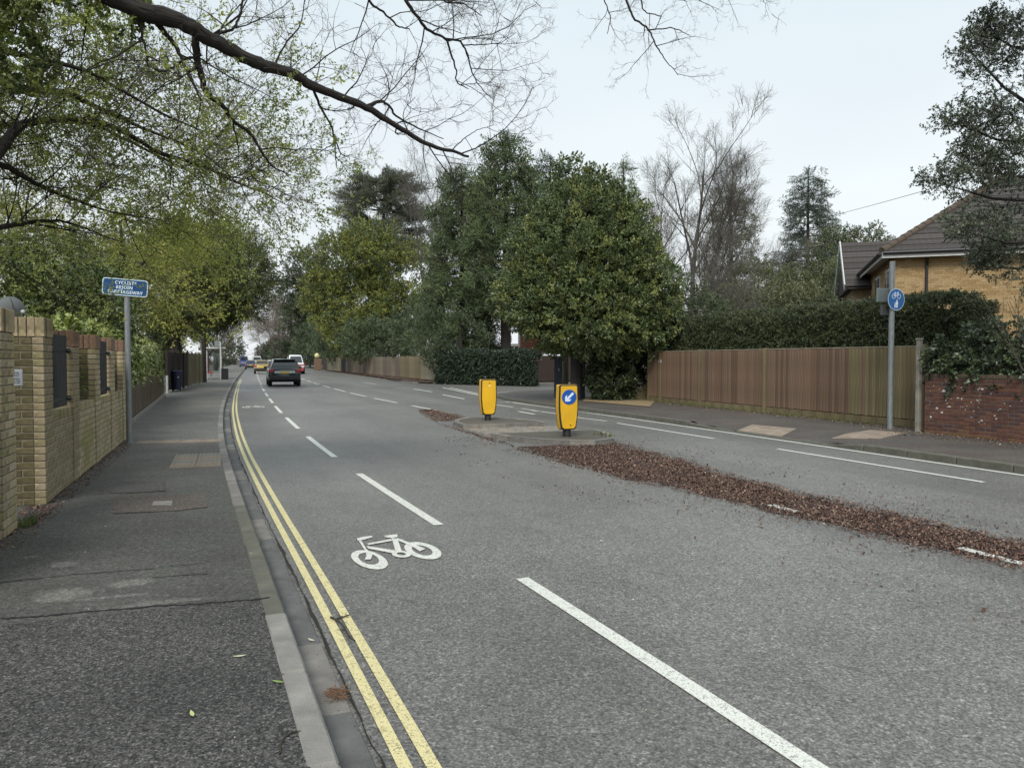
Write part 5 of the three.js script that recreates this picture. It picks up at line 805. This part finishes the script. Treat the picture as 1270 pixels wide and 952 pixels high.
// lumpy broadleaf trees and shrubs: each from its own lumps
function lumpTree(name, label, u, dep, L, kind, tints, seed, o = {}, cat = 'tree') {
  const p = onGround(u, dep), t = thing(name, label, cat, [p.x, 0, p.z]), r = rnd(seed), top = Math.max(...L.map(l => l.c.y + l.r[1] * .6)), T = new Tubes(); T.add([V(p.x, 0, p.z), V(p.x + .1, top * .5, p.z), V(p.x, top * .9, p.z)], [o.tr ?? .25, (o.tr ?? .25) * .6, .03], 9);
  for (const l of L) { const s = V(p.x, Math.min(top * .6, Math.max(.6, l.c.y - l.r[1] * .8)), p.z), m = s.clone().lerp(l.c, .55); m.y += .2; T.add([s, m, l.c], [(o.tr ?? .25) * .4, .05, .015], 5); }
  woodPart(t, T, o.bark || M.barkDark); crown(t, kind, lumps(L, o.dens ?? 8, r, { rough: .35, ...o }), tints, seed + 1, o.twig); return t;
}
{
  const yg = [[.18, .195, .036], [.215, .22, .045], [.14, .165, .034], [.105, .13, .032]], dk = [[.066, .094, .04], [.08, .11, .046], [.055, .078, .036]], brn = [[.072, .078, .05], [.088, .09, .058], [.06, .066, .043]], ol = [[.115, .125, .055], [.095, .11, .047], [.135, .14, .064]];
  let d = 92; lumpTree('broadleaf_tree', 'yellow-green evergreen tree above the old wooden fence', 458, d, [lump(430, 330, d, 46, 36), lump(460, 315, d, 40, 30), lump(500, 345, d, 48, 40), lump(405, 365, d, 28, 24), lump(440, 380, d, 50, 36), lump(490, 400, d - 2, 44, 34), lump(450, 410, d - 2, 44, 26)], K.broad, yg.concat(dk.slice(0, 1)), 501, { s: 2.1, dens: 3.4, tr: .3 });
  d = 82; lumpTree('dark_shrub', 'dark evergreen shrub overhanging the old wooden fence', 478, d, [lump(470, 422, d, 46, 22), lump(520, 416, d - 14, 32, 30), lump(425, 425, d + 24, 34, 20)], K.broad, dk, 503, { s: 1.7, dens: 4.5 }, 'shrub');
  d = 52; lumpTree('dark_shrub', 'bushy dark green shrub above the ivy hedge', 570, d, [lump(540, 410, d, 34, 32), lump(572, 418, d, 28, 26)], K.broad, dk.concat([[.045, .065, .026]]), 505, { s: 1.1, dens: 8, gap: .4, gf: .9 }, 'shrub');
  d = 150; lumpTree('pine_tree', 'brown-green rounded evergreen tree further down the road', 384, d, [lump(382, 340, d, 28, 22), lump(370, 365, d, 22, 22), lump(390, 375, d, 28, 26), lump(372, 395, d, 24, 20), lump(395, 410, d, 26, 20)], K.broad, brn.concat(dk), 507, { s: 3, dens: 1.8, gap: .36, gf: .4 });
  // garden shrubs behind the trimmed hedge
  d = 44; lumpTree('garden_shrub', 'olive green rounded shrub behind the trimmed hedge, left of the conifer', 955, d, [lump(940, 365, d, 46, 34), lump(985, 368, d + 3, 30, 26), lump(960, 385, d - 2, 60, 22), lump(905, 385, d - 2, 40, 22)], K.broad, ol, 511, { s: 1.1, dens: 8, gap: .28, gf: .7 }, 'shrub');
  d = 50; lumpTree('garden_tree', 'dense olive green tree touching the left side of the house', 1045, d, [lump(1040, 325, d, 34, 34), lump(1070, 320, d, 26, 30), lump(1024, 354, d - 2, 24, 24), lump(1050, 360, d - 4, 44, 28)], K.broad, ol.concat(dk), 513, { s: 1.2, dens: 9 });
  d = 34; lumpTree('garden_shrub', 'dark shrub between the rounded evergreen and the trimmed hedge', 845, d, [lump(830, 375, d, 34, 40), lump(860, 395, d, 40, 26), lump(815, 400, d - 1, 26, 30)], K.broad, dk.concat([[.05, .068, .03]]), 515, { s: .9, dens: 9 }, 'shrub');
  // far along both sides of the road
  for (const [u, dep, h, s, lab] of [[352, 250, 21, 601, 'distant leafless tree right of the road gap'], [342, 320, 22, 603, 'distant leafless tree closing the road view on the right'], [364, 200, 18, 605, 'distant leafless tree beside the brown-green evergreen'], [266, 125, 12, 607, 'distant reddish leafless tree beyond the bus shelter'], [274, 190, 16, 609, 'distant leafless tree closing the road view on the left'], [256, 95, 11, 611, 'leafless tree behind the bus shelter']]) bareTree(TR('distant_tree', lab, u, dep), h, { rad: .25, kids: [10, 5, 4], clear: .2, up: .02, ang: .8, ratio: .5 }, s, dep / 70, M.barkBrown, M.twigWarm);
  for (const [u, dep, w, hh, lab] of [[362, 215, 22, 16, 'low green bushes along the right of the far road'], [268, 105, 12, 20, 'low dark bushes beyond the bus shelter'], [343, 330, 20, 12, 'far bushes closing the road on the right'], [284, 230, 12, 12, 'far bushes closing the road on the left']]) lumpTree('roadside_bush', lab, u, dep, [lump(u, 440, dep, w, hh * .7), lump(u + 6, 432, dep, w * .6, hh * .7)], K.broad, brn.concat(dk), 700 + u, { s: dep / 55, dens: 300 / dep }, 'bush');
  lumpTree('roadside_bush', 'dark undergrowth behind the far end of the old fence', 405, 128, [lump(396, 425, 138, 26, 18), lump(415, 428, 122, 26, 18), lump(382, 432, 160, 18, 14)], K.broad, dk, 733, { s: 2.6, dens: 2.2 }, 'bush');
}
// left side
{
  const yg = [[.31, .32, .04], [.37, .37, .06], [.25, .275, .04], [.18, .205, .035]], yew = [[.07, .094, .03], [.095, .12, .036], [.13, .15, .04], [.058, .08, .03]], lau = [[.26, .30, .09], [.21, .25, .07], [.34, .37, .18], [.15, .19, .05]];
  // leafy hedge above the low fence
  const h = thing('leafy_hedge', 'bright glossy-leaved hedge above the low board fence', 'hedge', [-2.5, PAVE, -25]), r = rnd(801), list = [];
  for (let i = 0; i < 3600; i++) { const z = -16.4 - r() * 17.8, f = r(), x0 = -2.5 + (z + 16.2) * .019, w = fbm(z, 3, 4, 3) * .2, H = 1.95 + (fbm(z * .7, 8, 5, 3) - .5) * .25; if (f < .55) list.push({ p: V(x0 + w - r() * .12, .95 + r() * (H - .95), z), d: jitter(V(1, .3, .2), .6, r), s: .9 + .6 * r(), t: r() * 6 }); else if (f < .85) list.push({ p: V(x0 - r() * 1.1, H + r() * .1, z), d: jitter(UPV, .6, r), s: .9 + .6 * r(), t: r() * 6 }); else list.push({ p: V(x0 - r() * 1.1, .3 + r() * (H - .3), (r() < .5 ? -16.3 : -34.2) + (r() - .5) * .2), d: jitter(V(.2, .2, 1), .6, r), s: 1, t: r() * 6 }); }
  crown(h, K.ivy, list, lau, 802); wpart('core', bx(-3.8, -3.1, .1, 1.75, -34.1, -16.5), M.soil, h);
  // ivy growing through the openings of the brick wall
  for (const [za, zb, lab] of [[-11.3, -12.45, 'ivy spilling through the first open bay of the brick wall'], [-14.65, -15.65, 'ivy spilling through the open bay nearest the blue sign']]) { const q = thing('wall_ivy', lab, 'ivy', [-2.0, PAVE + .9, (za + zb) / 2]), rr = rnd(-za * 10 | 0), l2 = []; for (let i = 0; i < 120; i++) l2.push({ p: V(-2.05 - rr() * .35, 1.02 + rr() * .7, za + (zb - za) * (.1 + .8 * rr())), d: jitter(V(.5, .3, .3), .7, rr), s: .5 + .4 * rr(), t: rr() * 6 }); crown(q, K.ivy, l2, [[.07, .10, .03], [.10, .13, .034], [.14, .17, .045]], 803, M.twig); }
  // dark garden shrubs behind the wall
  let d = 16; lumpTree('garden_shrub', 'dark leafy shrub behind the railings of the brick wall', 60, d, [lump(20, 385, d, 60, 50, 1), lump(90, 390, d, 50, 44, 1), lump(60, 350, d + 1, 80, 40, 1.2), lump(118, 385, d + 2, 28, 46, 1)], K.broad, [[.06, .088, .026], [.085, .115, .032], [.13, .155, .036]], 811, { s: .9, dens: 14, floor: .6 }, 'shrub');
  lumpTree('dark_undergrowth', 'dark undergrowth filling the gap behind the tall fence panels', 212, 52, [lump(203, 432, 47, 22, 28, 1.6), lump(222, 430, 54, 22, 30, 1.8), lump(240, 434, 60, 20, 26, 1.8), lump(252, 438, 70, 14, 20, 1.8)], K.broad, [[.05, .07, .026], [.065, .09, .03], [.04, .058, .024]], 819, { s: 1.3, dens: 9, keep: p => p.x < -2.8 || p.y > 3 }, 'shrub');
  // arching evergreen over the pavement
  d = 40; lumpTree('arching_evergreen', 'dark arching evergreen overhanging the pavement beyond the leafy hedge', 215, d, [lump(284, 332, d, 42, 40, 2.2), lump(306, 352, d, 24, 32, 1.6), lump(250, 350, d, 50, 56, 2.4), lump(210, 370, d + 1, 46, 50, 2.2), lump(248, 384, d, 30, 32, 2), lump(284, 366, d, 28, 22, 1.8), lump(222, 420, d + 2, 26, 34, 1.6), lump(232, 405, d + 1, 30, 34, 1.6), lump(250, 315, d, 50, 30, 2), lump(200, 330, d + 2, 50, 36, 2)], K.cypress, yew.concat([[.14, .145, .034]]), 813, { s: 1.0, dens: 9, up: -.1, tr: .35, keep: p => p.x < -2.4 || p.y > 3.5 });
  // yellow-green shrubbery behind the sign
  d = 27; lumpTree('young_leaf_tree', 'yellow-green leafing shrub tree behind the blue sign', 152, d, [lump(170, 365, d, 60, 50, 1.6), lump(110, 345, d, 70, 48, 1.6), lump(60, 330, d - 1, 70, 50, 1.5), lump(190, 330, d + 3, 60, 50, 1.8), lump(30, 380, d - 1, 46, 44, 1.4), lump(215, 300, d + 4, 60, 44, 2), lump(140, 395, d, 60, 36, 1.4), lump(10, 290, d - 2, 60, 50, 1.5)], K.youngBig, yg, 815, { s: 1.15, dens: 6, keep: p => p.x < -2.7 || p.y > 2.9, jit: .9, thick: .8, up: .1, rough: .5, gap: .38, gf: 1.1, bark: M.barkBrown, twig: M.twig, floor: 1.2 });
}
// big overhanging tree: limbs traced, twigs grown from them
{
  const base = V(-4.6, 0, -8.6), t = thing('overhanging_tree', 'big tree with a heavy bare limb arching over the road, ivy on its fork', 'tree', [base.x, 0, base.z]), r = rnd(901), T = new Tubes(), tw = [], leafy = [];
  const P = (a, d0, d1) => a.map(([u, v], i) => at(u, v, d0 + (d1 - d0) * i / (a.length - 1)));
  const limb = (pts, r0, r1, sides = 8, dens = 3.2, leafK = 0, sc = 1) => {
    const c = new THREE.CatmullRomCurve3(pts), n = Math.max(6, pts.length * 4), q = c.getPoints(n).map((p, i) => i && i < n ? p.add(V((r() - .5), (r() - .5), (r() - .5)).multiplyScalar(Math.min(.016, r1 * 2 + .006))) : p); T.add(q, q.map((_, i) => (r0 + (r1 - r0) * i / n) * (.86 + .3 * fbm(i * .9, r0 * 900, 71, 3))), sides);
    const L = c.getLength(); for (let i = 0; i < L * dens; i++) { const k = .08 + .92 * r(), p = c.getPoint(k), tan = c.getTangent(k); let lat = V(r() - .5, r() - .35, r() - .5); lat.addScaledVector(tan, -lat.dot(tan)).normalize(); const rr = r0 + (r1 - r0) * k; grow(T, p, tan.multiplyScalar(.55).add(lat).normalize(), (.45 + .75 * r()) * sc, Math.min(.009, rr * .45 + .002), 2, { levels: 3, kids: [0, 0, 4], steps: 5, ratio: .6, wander: .16, up: .02, ang: .8, rr: .6 }, r, tw); }
    for (const q2 of tw.splice(0)) { bareL.push({ p: q2.p, d: q2.d, s: (.45 + .4 * r()) * sc, t: r() * 6 }); if (r() < .6) bareL.push({ p: q2.mid, d: jitter(q2.md, .6, r), s: (.4 + .4 * r()) * sc, t: r() * 6 }); if (r() < leafK) leafy.push({ p: q2.p, d: jitter(q2.d, .4, r), s: .5 + .35 * r(), t: r() * 6 }); }
    return c;
  };
  const bareL = [];
  const fork = V(base.x + .3, 4.2, base.z + .2);
  T.add([base, V(base.x - .05, 1.5, base.z), V(base.x + .05, 3, base.z + .1), fork, V(base.x + .4, 6.5, base.z), V(base.x + .2, 9, base.z - .5)], [.48, .4, .36, .32, .22, .12], 14);
  limb([fork, ...P([[60, -40], [120, -12], [173, 12], [222, 26], [250, 42], [277, 57], [312, 75], [340, 85], [364, 92], [388, 107], [426, 121], [453, 132], [479, 148], [506, 165], [532, 179], [559, 187], [581, 194]], 6.6, 9.6)], .094, .015, 10, 2.0);
  const D = (u, k = 0) => 7.0 + (u - 173) / 408 * 2.6 + k;
  const lim2 = (a, r0, r1, dens, lk = 0, sc = 1, dk = 0) => limb(a.map(([u, v], i) => at(u, v, D(u, dk * i))), r0, r1, 6, dens, lk, sc);
  lim2([[453, 132], [470, 126], [479, 128], [493, 145], [519, 159], [550, 172]], .022, .005, 3.5, 0, .8);
  lim2([[242, 46], [244, 69], [248, 90], [256, 114], [277, 132], [288, 149], [308, 163], [326, 190], [336, 204], [359, 217]], .036, .006, 3.2, .25, .9, .04);
  lim2([[187, 20], [208, 45], [222, 66], [232, 90], [249, 125]], .028, .008, 3, .25, .8, -.04);
  lim2([[173, 18], [177, 48], [184, 83]], .018, .01, 3, .2, .7); lim2([[249, 68], [225, 76], [205, 88], [191, 86]], .014, .01, 2, .2, .6);
  lim2([[388, 107], [398, 135], [412, 159], [416, 190], [417, 208]], .016, .004, 3, 0, .6); lim2([[412, 165], [425, 192], [433, 194]], .008, .004, 2, 0, .4);
  lim2([[263, 44], [288, 35], [298, 17], [300, -20]], .018, .008, 3, 0, .9); lim2([[340, 85], [350, 60], [372, 30], [380, -10]], .012, .005, 4, 0, .9);
  lim2([[559, 187], [575, 172], [590, 162], [612, 155]], .008, .003, 4, 0, .6); lim2([[506, 165], [500, 140], [515, 120]], .007, .003, 4, 0, .7);
  // upper limb above the frame, its hanging branches come into view
  limb([V(base.x + .4, 6.5, base.z), at(300, -160, 7.5), at(480, -90, 8.2), at(640, -70, 9), at(800, -60, 9.6), at(940, -40, 10)], .14, .03, 8, 1);
  lim2([[445, -60], [457, 0], [475, 15], [495, 33], [508, 36]], .018, .006, 3, 0, .7); lim2([[490, -60], [503, 0], [515, 18], [532, 38], [552, 48], [559, 66], [565, 84], [567, 101], [581, 110]], .024, .005, 4, 0, .9); lim2([[552, 48], [570, 51], [579, 66], [585, 88], [594, 106], [612, 123]], .014, .004, 4, 0, .8); lim2([[574, 56], [600, 55], [620, 53], [640, 40]], .008, .003, 5, 0, .7); lim2([[530, -60], [550, 0], [576, 5], [598, 20]], .014, .005, 4, 0, .8);
  const lim3 = (a, r0, r1, dens, sc) => limb(a.map(([u, v]) => at(u, v, 9.6)), r0, r1, 5, dens, 0, sc);
  lim3([[772, -60], [777, 0], [786, 22], [805, 37], [814, 57], [825, 73], [841, 93]], .018, .004, 2.5, .5); lim3([[805, 37], [836, 35], [856, 44]], .009, .004, 3, .45); lim3([[748, -60], [750, 0], [757, 22], [753, 42]], .01, .004, 3, .45); lim3([[790, -60], [795, 0], [799, 13], [821, 20]], .012, .006, 2, .4); lim3([[812, -60], [828, -4], [870, -2], [915, -4]], .009, .003, 3, .45);
  // lower limbs on the left, carrying young leaves
  const lo = (a, dep, r0, r1, dens, lk, sc) => limb([V(base.x + .15, Math.max(2.2, at(a[0][0], a[0][1], dep).y - .5), base.z - .1), ...a.map(([u, v], i) => at(u, v, dep + i * .35))], r0, r1, 7, dens, lk, sc);
  lo([[-60, 240], [0, 184], [21, 160], [38, 151], [87, 149], [118, 156], [170, 180], [240, 215]], 7.2, .07, .008, 3, .9, 1); lo([[-60, 140], [0, 114], [62, 113], [90, 118], [118, 132], [180, 160], [250, 190], [300, 230]], 7.6, .06, .006, 3.2, .9, 1); lo([[-60, 190], [0, 204], [28, 218], [62, 236], [130, 260], [210, 275]], 7.4, .05, .006, 3.5, .9, 1); lo([[-60, 290], [0, 281], [28, 277], [76, 274], [150, 300]], 8, .05, .006, 3, .9, 1); lo([[-40, 160], [120, 150], [200, 190], [256, 208], [291, 225], [326, 239], [360, 256]], 8.4, .04, .005, 3.6, .8, 1); lo([[-40, 60], [40, 70], [110, 90], [200, 140], [270, 170]], 7.2, .04, .006, 3, .8, 1);
  woodPart(t, T, M.barkDark, 'limbs');
  scatter(t, 'twigs', K.bareNear.wood, M.twig, bareL, null, 5, t.position).userData.kind = 'stuff';
  const rr = rnd(905), L = [lump(120, 200, 9, 120, 60, 1.2), lump(220, 230, 10, 90, 50, 1.2), lump(60, 120, 8.4, 80, 50, 1), lump(250, 270, 11, 70, 40, 1.2), lump(60, 250, 9.5, 90, 50, 1.2), lump(160, 130, 9, 70, 30, 1)];
  const cloud = lumps(L, 4, rr, { rough: .5, thick: 1, jit: 1, gap: .44, gf: 1.5, s: .7 }), cloud2 = lumps([lump(200, 215, 10, 110, 45, 1.3), lump(120, 235, 9.6, 110, 50, 1.2), lump(250, 255, 11, 80, 40, 1.3), lump(90, 165, 9, 90, 40, 1), lump(60, 90, 8, 60, 40, .8)], 6.5, rr, { rough: .5, thick: 1, jit: 1, gap: .47, gf: 1.3, s: .75, up: 0 });
  crown(t, K.young, leafy.concat(cloud), [[.30, .345, .055], [.35, .39, .075], [.25, .30, .05], [.20, .25, .045]], 906, M.twig);
  scatter(t, 'foliage', K.young.leaves, K.young.mat, cloud2, [[.30, .35, .05], [.35, .39, .07], [.24, .295, .045]], 908, t.position).userData.kind = 'stuff';
  // ivy on the fork and the start of the heavy limb
  const L2 = [lump(50, 10, 6.8, 60, 30, .5), lump(100, 20, 6.9, 50, 24, .4), lump(150, 6, 7, 30, 16, .3), lump(20, 60, 7, 40, 40, .5), lump(-40, 20, 6.6, 70, 60, .6)];
  const iv = scatter(t, 'ivy', K.ivy.leaves, K.ivy.mat, lumps(L2, 42, rr, { rough: .5, thick: .7, s: .55, jit: .9, gap: .36, gf: 2.2 }), [[.10, .135, .038], [.13, .17, .048], [.22, .26, .065]], 907, t.position); iv.userData.kind = 'stuff';
}
// ---------------------------------------------------------------- litter
{
  const r = rnd(951), chip = () => { const g = new THREE.PlaneGeometry(.03, .013, 2, 1); g.rotateX(-Math.PI / 2); const p = g.attributes.position; for (let i = 0; i < p.count; i++) p.setY(i, Math.abs(p.getX(i)) * .35 + (p.getZ(i) > 0 ? .003 : 0)); g.computeVertexNormals(); return g; };
  const stuff = (name, label, cat, geo, mat, pts, tints, smin, smax, tilt) => { const m = shade(new THREE.InstancedMesh(geo, mat, pts.length)), e = new THREE.Euler(), q = new THREE.Quaternion(), mx = new THREE.Matrix4(), c = new THREE.Color(); m.name = numbered(name); m.userData = { label, category: cat, kind: 'stuff' }; pts.forEach(([x, y, z], i) => { e.set((r() - .5) * tilt, r() * 6.28, (r() - .5) * tilt); const s = smin + (smax - smin) * r() * r(); mx.compose(V(x, y + .004, z), q.setFromEuler(e), V(s, s, s * (.6 + .8 * r()))); m.setMatrixAt(i, mx); const k = tints[Math.floor(r() * tints.length)], v = .75 + r() * .5; c.setRGB(k[0] * v, k[1] * v, k[2] * v); m.setColorAt(i, c); }); scene.add(m); return m; };
  const lm = leafM(lin(1, 1, 1), .9), brown = [[.10, .05, .036], [.07, .037, .028], [.13, .07, .048], [.05, .029, .023], [.16, .10, .07], [.25, .17, .125]];
  // band of brown litter down the middle of the road
  const top = [[505, 511], [560, 519], [640, 551], [754, 546], [853, 574], [893, 589], [982, 608], [1062, 626], [1136, 643], [1200, 660], [1290, 678], [1400, 705]].map(p => G(...p)), bot = [[500, 514], [566, 534], [640, 557], [704, 573], [769, 593], [848, 608], [908, 623], [957, 638], [1027, 653], [1096, 670], [1166, 687], [1280, 711], [1400, 740]].map(p => G(...p));
  const ex = (L, z) => { for (let i = 0; i < L.length - 1; i++) { const a = L[i], b = L[i + 1]; if ((z <= a.z && z >= b.z) || (z >= a.z && z <= b.z)) return a.x + (b.x - a.x) * (z - a.z) / (b.z - a.z || 1); } return null; };
  const T1 = [[-2.5, 6.6], [-4.7, 6.5], [-5.8, 6.48], [-7.5, 6.46], [-9, 6.55], [-10.1, 6.75], [-12, 6.95], [-13.3, 7.0], [-15, 5.35], [-19.5, 6.0], [-21.5, 6.3], [-24, 6.1]], B1 = [[-2.5, 5.75], [-4.1, 5.66], [-5.8, 5.43], [-7.2, 5.35], [-9.2, 5.02], [-11, 4.9], [-13, 4.93], [-15, 4.95], [-18, 5.0], [-21.5, 5.35], [-24, 5.85]];
  const pts = []; for (let i = 0; i < 110000; i++) { const z = -2.5 - 21.5 * r(), a = lerpT(B1, z) - .12, b = lerpT(T1, z) + .15, x = a + (b - a) * r(), e = Math.min(x - a, b - x), dn = Math.min(1, e / .35) * (.35 + 1.1 * fbm(x * 2, z * 2, 66, 3)); if (z < -13 && x > 5.05 && z > -19.3) continue; if ((Math.abs(x - 5.62) < .07 && z < -6.45 && z > -6.9) || (Math.abs(x - 5.84) < .07 && z < -4 && z > -4.75)) { if (r() > .25) continue; } if (r() > dn * (z < -13 ? .5 : 1)) continue; pts.push([x, r() * .014, z]); } for (let i = 0; i < 5200; i++) { const z = -2.5 - 13 * r(), a = lerpT(B1, z), b = lerpT(T1, z), o = Math.pow(r(), 3) * 1.5, x = r() < .5 ? a - o : b + o; if (fbm(x * 1.6, z * 1.6, 88, 3) < .46) continue; pts.push([x, .001, z]); }
  stuff('leaf_litter', 'band of brown leaf litter and bark chips down the middle of the road', 'leaf litter', chip(), lm, pts, brown, .5, 1.5, 1.1);
  const dirt = std({ map: concT, color: lin(.062, .034, .025), roughness: 1 }), E1 = [], E2 = []; for (let z = -2.6; z > -13.2; z -= .12) { E1.push([lerpT(T1, z) - .1 + (fbm(z * 3, 1, 7, 3) - .5) * .5, z]); E2.push([lerpT(B1, z) + .08 + (fbm(z * 3, 9, 8, 3) - .5) * .45, z]); } sheet([...E1, ...E2.reverse()], .0045, dirt, 'litter_soil');
  { const a = [], b = []; for (let z = -50; z > -118; z -= .6) { a.push([xR(z) - .1 + (fbm(z * .9, 2, 5, 3) - .5) * 1.2 + 1.4, z]); b.push([14.12, z]); } sheet([...a, ...b.reverse()], .096, std({ map: concT, color: lin(.11, .068, .045), roughness: 1 }), 'verge'); const vp = []; for (let i = 0; i < 9000; i++) { const z = -50 - 55 * r(); vp.push([14.1 - r() * r() * 2.4, .096, z]); } stuff('verge_litter', 'brown leaf litter along the foot of the old fence', 'leaf litter', chip(), lm, vp, brown, 1, 2.6, .9); }
  const onIsl = []; for (let i = 0; i < 900; i++) { const z = -15 - r() * 1.9; onIsl.push([5.1 + r() * 2.2, .03, z]); } stuff('leaf_litter', 'scattered brown bits on the slabs between the island ends', 'leaf litter', chip(), lm, onIsl.filter(() => r() < .45), brown, .5, 1.2, .8);
  // strays on the road, pale
  const st = []; for (let i = 0; i < 260; i++) { const z = -2 - 30 * Math.pow(r(), 1.5); st.push([xL(z) + .5 + r() * 9.6, .004, z]); } stuff('stray_leaves', 'scattered pale fallen petals and leaves on the road', 'leaves', chip(), lm, st, [[.45, .42, .36], [.2, .14, .09], [.55, .52, .48], [.3, .24, .12]], .4, 1.0, .4);
  const pv = []; for (let i = 0; i < 420; i++) { const z = -2.2 - 16 * Math.pow(r(), 1.3), k = r(), w = r() < .55; pv.push([w ? -1.74 + Math.pow(k, 2.2) * .8 : -1.7 + k * 1.9, PAVE, z]); } stuff('stray_leaves', 'scattered dead leaves and petals on the left pavement', 'leaves', chip(), lm, pv, [[.14, .08, .05], [.25, .2, .15], [.09, .055, .04], [.34, .3, .24]], .3, .8, .5);
  const wl = []; for (let i = 0; i < 2400; i++) { const z = -7 - r() * 9; wl.push([-1.75 + Math.pow(r(), 2) * .22, PAVE, z]); } for (let i = 0; i < 700; i++) { const z = -8 - r() * 1.1; wl.push([-1.9 + r() * .3, PAVE, z]); } stuff('wall_foot_litter', 'dead leaves gathered along the foot of the buff wall', 'leaves', chip(), lm, wl, brown, .4, 1, 1);
  const rl = []; for (let i = 0; i < 5200; i++) { const z = -8 - r() * 17, f = lerpT([[0, 13.36], [-11.8, 13.36], [-12.2, 14.1], [-26, 14.4]], z); rl.push([f - Math.pow(r(), 2.4) * (z > -13.5 ? 1.0 : .55), PAVE + .012, z]); } stuff('fence_foot_litter', 'dead leaves gathered along the foot of the brown fence', 'leaves', chip(), lm, rl, [...brown, [.4, .34, .24], [.2, .17, .08]], .6, 1.6, 1);
  const ch = []; for (let i = 0; i < 1500; i++) { const z = -2.2 - r() * 22; ch.push([xL(z) + .175 + (r() - .5) * .05 + (r() < .15 ? (r() - .5) * .2 : 0), .003, z]); } stuff('gutter_litter', 'dark debris along the joint of the gutter channel', 'debris', chip(), lm, ch, [[.035, .03, .025], [.06, .045, .03], [.10, .06, .04]], .2, .55, .8);
  // grass tufts at the foot of the walls and fences
  const tuft = (() => { const g = [], q = rnd(7); for (let i = 0; i < 14; i++) { const a = q() * 6.28, h = .06 + q() * .08, l = .03 + q() * .05, w = .004; const P = [-w, 0, 0, w, 0, 0, 0, h, l]; const b = new THREE.BufferGeometry(); b.setAttribute('position', new THREE.Float32BufferAttribute(P, 3)); b.computeVertexNormals(); b.setAttribute('uv', new THREE.Float32BufferAttribute([0, 0, 1, 0, .5, 1], 2)); b.rotateY(a); b.translate((q() - .5) * .06, 0, (q() - .5) * .06); g.push(b); } return merge(g); })();
  const gt = []; for (let i = 0; i < 420; i++) { const z = -13 - r() * 12; gt.push([14.05 + (-z - 12.4) * .023 - r() * .12, PAVE + .008, z]); } for (let i = 0; i < 40; i++) gt.push([-1.7 + (r() - .5) * .1, PAVE, -7.9 - r() * .35]); for (let i = 0; i < 14; i++) gt.push([6.9 + r() * .3, .095, -13.3 - r() * .6]);
  stuff('grass_tufts', 'small grass tufts at the foot of walls and fences', 'grass', tuft, lm, gt, [[.09, .12, .03], [.07, .10, .025], [.13, .15, .05]], .4, 1.1, .2);
  const fl = new THREE.Shape(); fl.moveTo(0, -.03); fl.quadraticCurveTo(.017, -.005, 0, .034); fl.quadraticCurveTo(-.017, -.005, 0, -.03);
  for (const [u, v, y, c, ry, lab] of [[345, 847, PAVE, [.22, .30, .08], .9, 'green fallen leaf on the near pavement by the kerb'], [297, 815, PAVE, [.5, .52, .34], 1.5, 'pale fallen leaf lying on the near pavement'], [238, 887, PAVE, [.45, .48, .2], .2, 'yellowish fallen leaf in the middle of the near pavement'], [386, 795, .008, [.5, .48, .36], .5, 'pale fallen leaf in the gutter channel']]) { const g = new THREE.ExtrudeGeometry(fl, { depth: .0008, bevelEnabled: false, curveSegments: 8 }), P = g.attributes.position; g.rotateX(-Math.PI / 2); for (let i = 0; i < P.count; i++) P.setY(i, P.getY(i) + Math.abs(P.getX(i)) * .5 + P.getZ(i) * P.getZ(i) * 6); g.computeVertexNormals(); const p = G(u, v, y), m = shade(new THREE.Mesh(g, leafM(lin(...c), .6))); m.name = numbered('fallen_leaf'); m.position.set(p.x, y + .004, p.z); m.rotation.y = ry; m.userData = { label: lab, category: 'leaf' }; scene.add(m); }
  // single fallen twigs and clumps
  const twig = (px, y, rad, label) => { const q = px.map(([u, v]) => { const p = G(u, v, y + rad * 1.1); return p; }), c = new THREE.CatmullRomCurve3(q); const T = new Tubes(), n = 14, rr = rnd(px[0][0]); const pp = c.getPoints(n); T.add(pp, pp.map((_, i) => rad * (1 - .5 * i / n)), 6); const t = thing('fallen_twig', label, 'twig', [pp[0].x, y, pp[0].z]); for (let i = 0; i < 3; i++) { const k = Math.floor(4 + rr() * 8); T.add([pp[k], pp[k].clone().add(V((rr() - .5) * .1, .004, (rr() - .5) * .08))], [rad * .5, rad * .2], 4); } wpart('stick', T.geo(), M.barkPole, t); };
  twig([[347, 935], [350, 918], [362, 908], [373, 906]], PAVE, .004, 'curved pale twig lying on the near pavement by the kerb');
  twig([[410, 765], [422, 772], [434, 790], [440, 794]], .008, .007, 'dark broken twig lying across the double yellow lines');
  twig([[418, 767], [428, 764], [434, 762]], .01, .006, 'short dark twig on the outer yellow line');
  const cl = G(418, 866), cm = thing('debris_clump', 'clump of brown needles and twigs caught in the gutter', 'debris', [cl.x, 0, cl.z]); { const gs = [], q = rnd(77); for (let i = 0; i < 90; i++) { const g = new THREE.CylinderGeometry(.0012, .0016, .025 + q() * .045, 4); g.rotateZ(Math.PI / 2 + (q() - .5) * .9); g.rotateY(q() * 6.28); g.translate((q() - .5) * .09, .012 + q() * .03, (q() - .5) * .12); gs.push(g); } part('needles', merge(gs), std({ color: lin(.17, .095, .055), roughness: 1 }), cm); }
}
renderer.render(scene, camera);
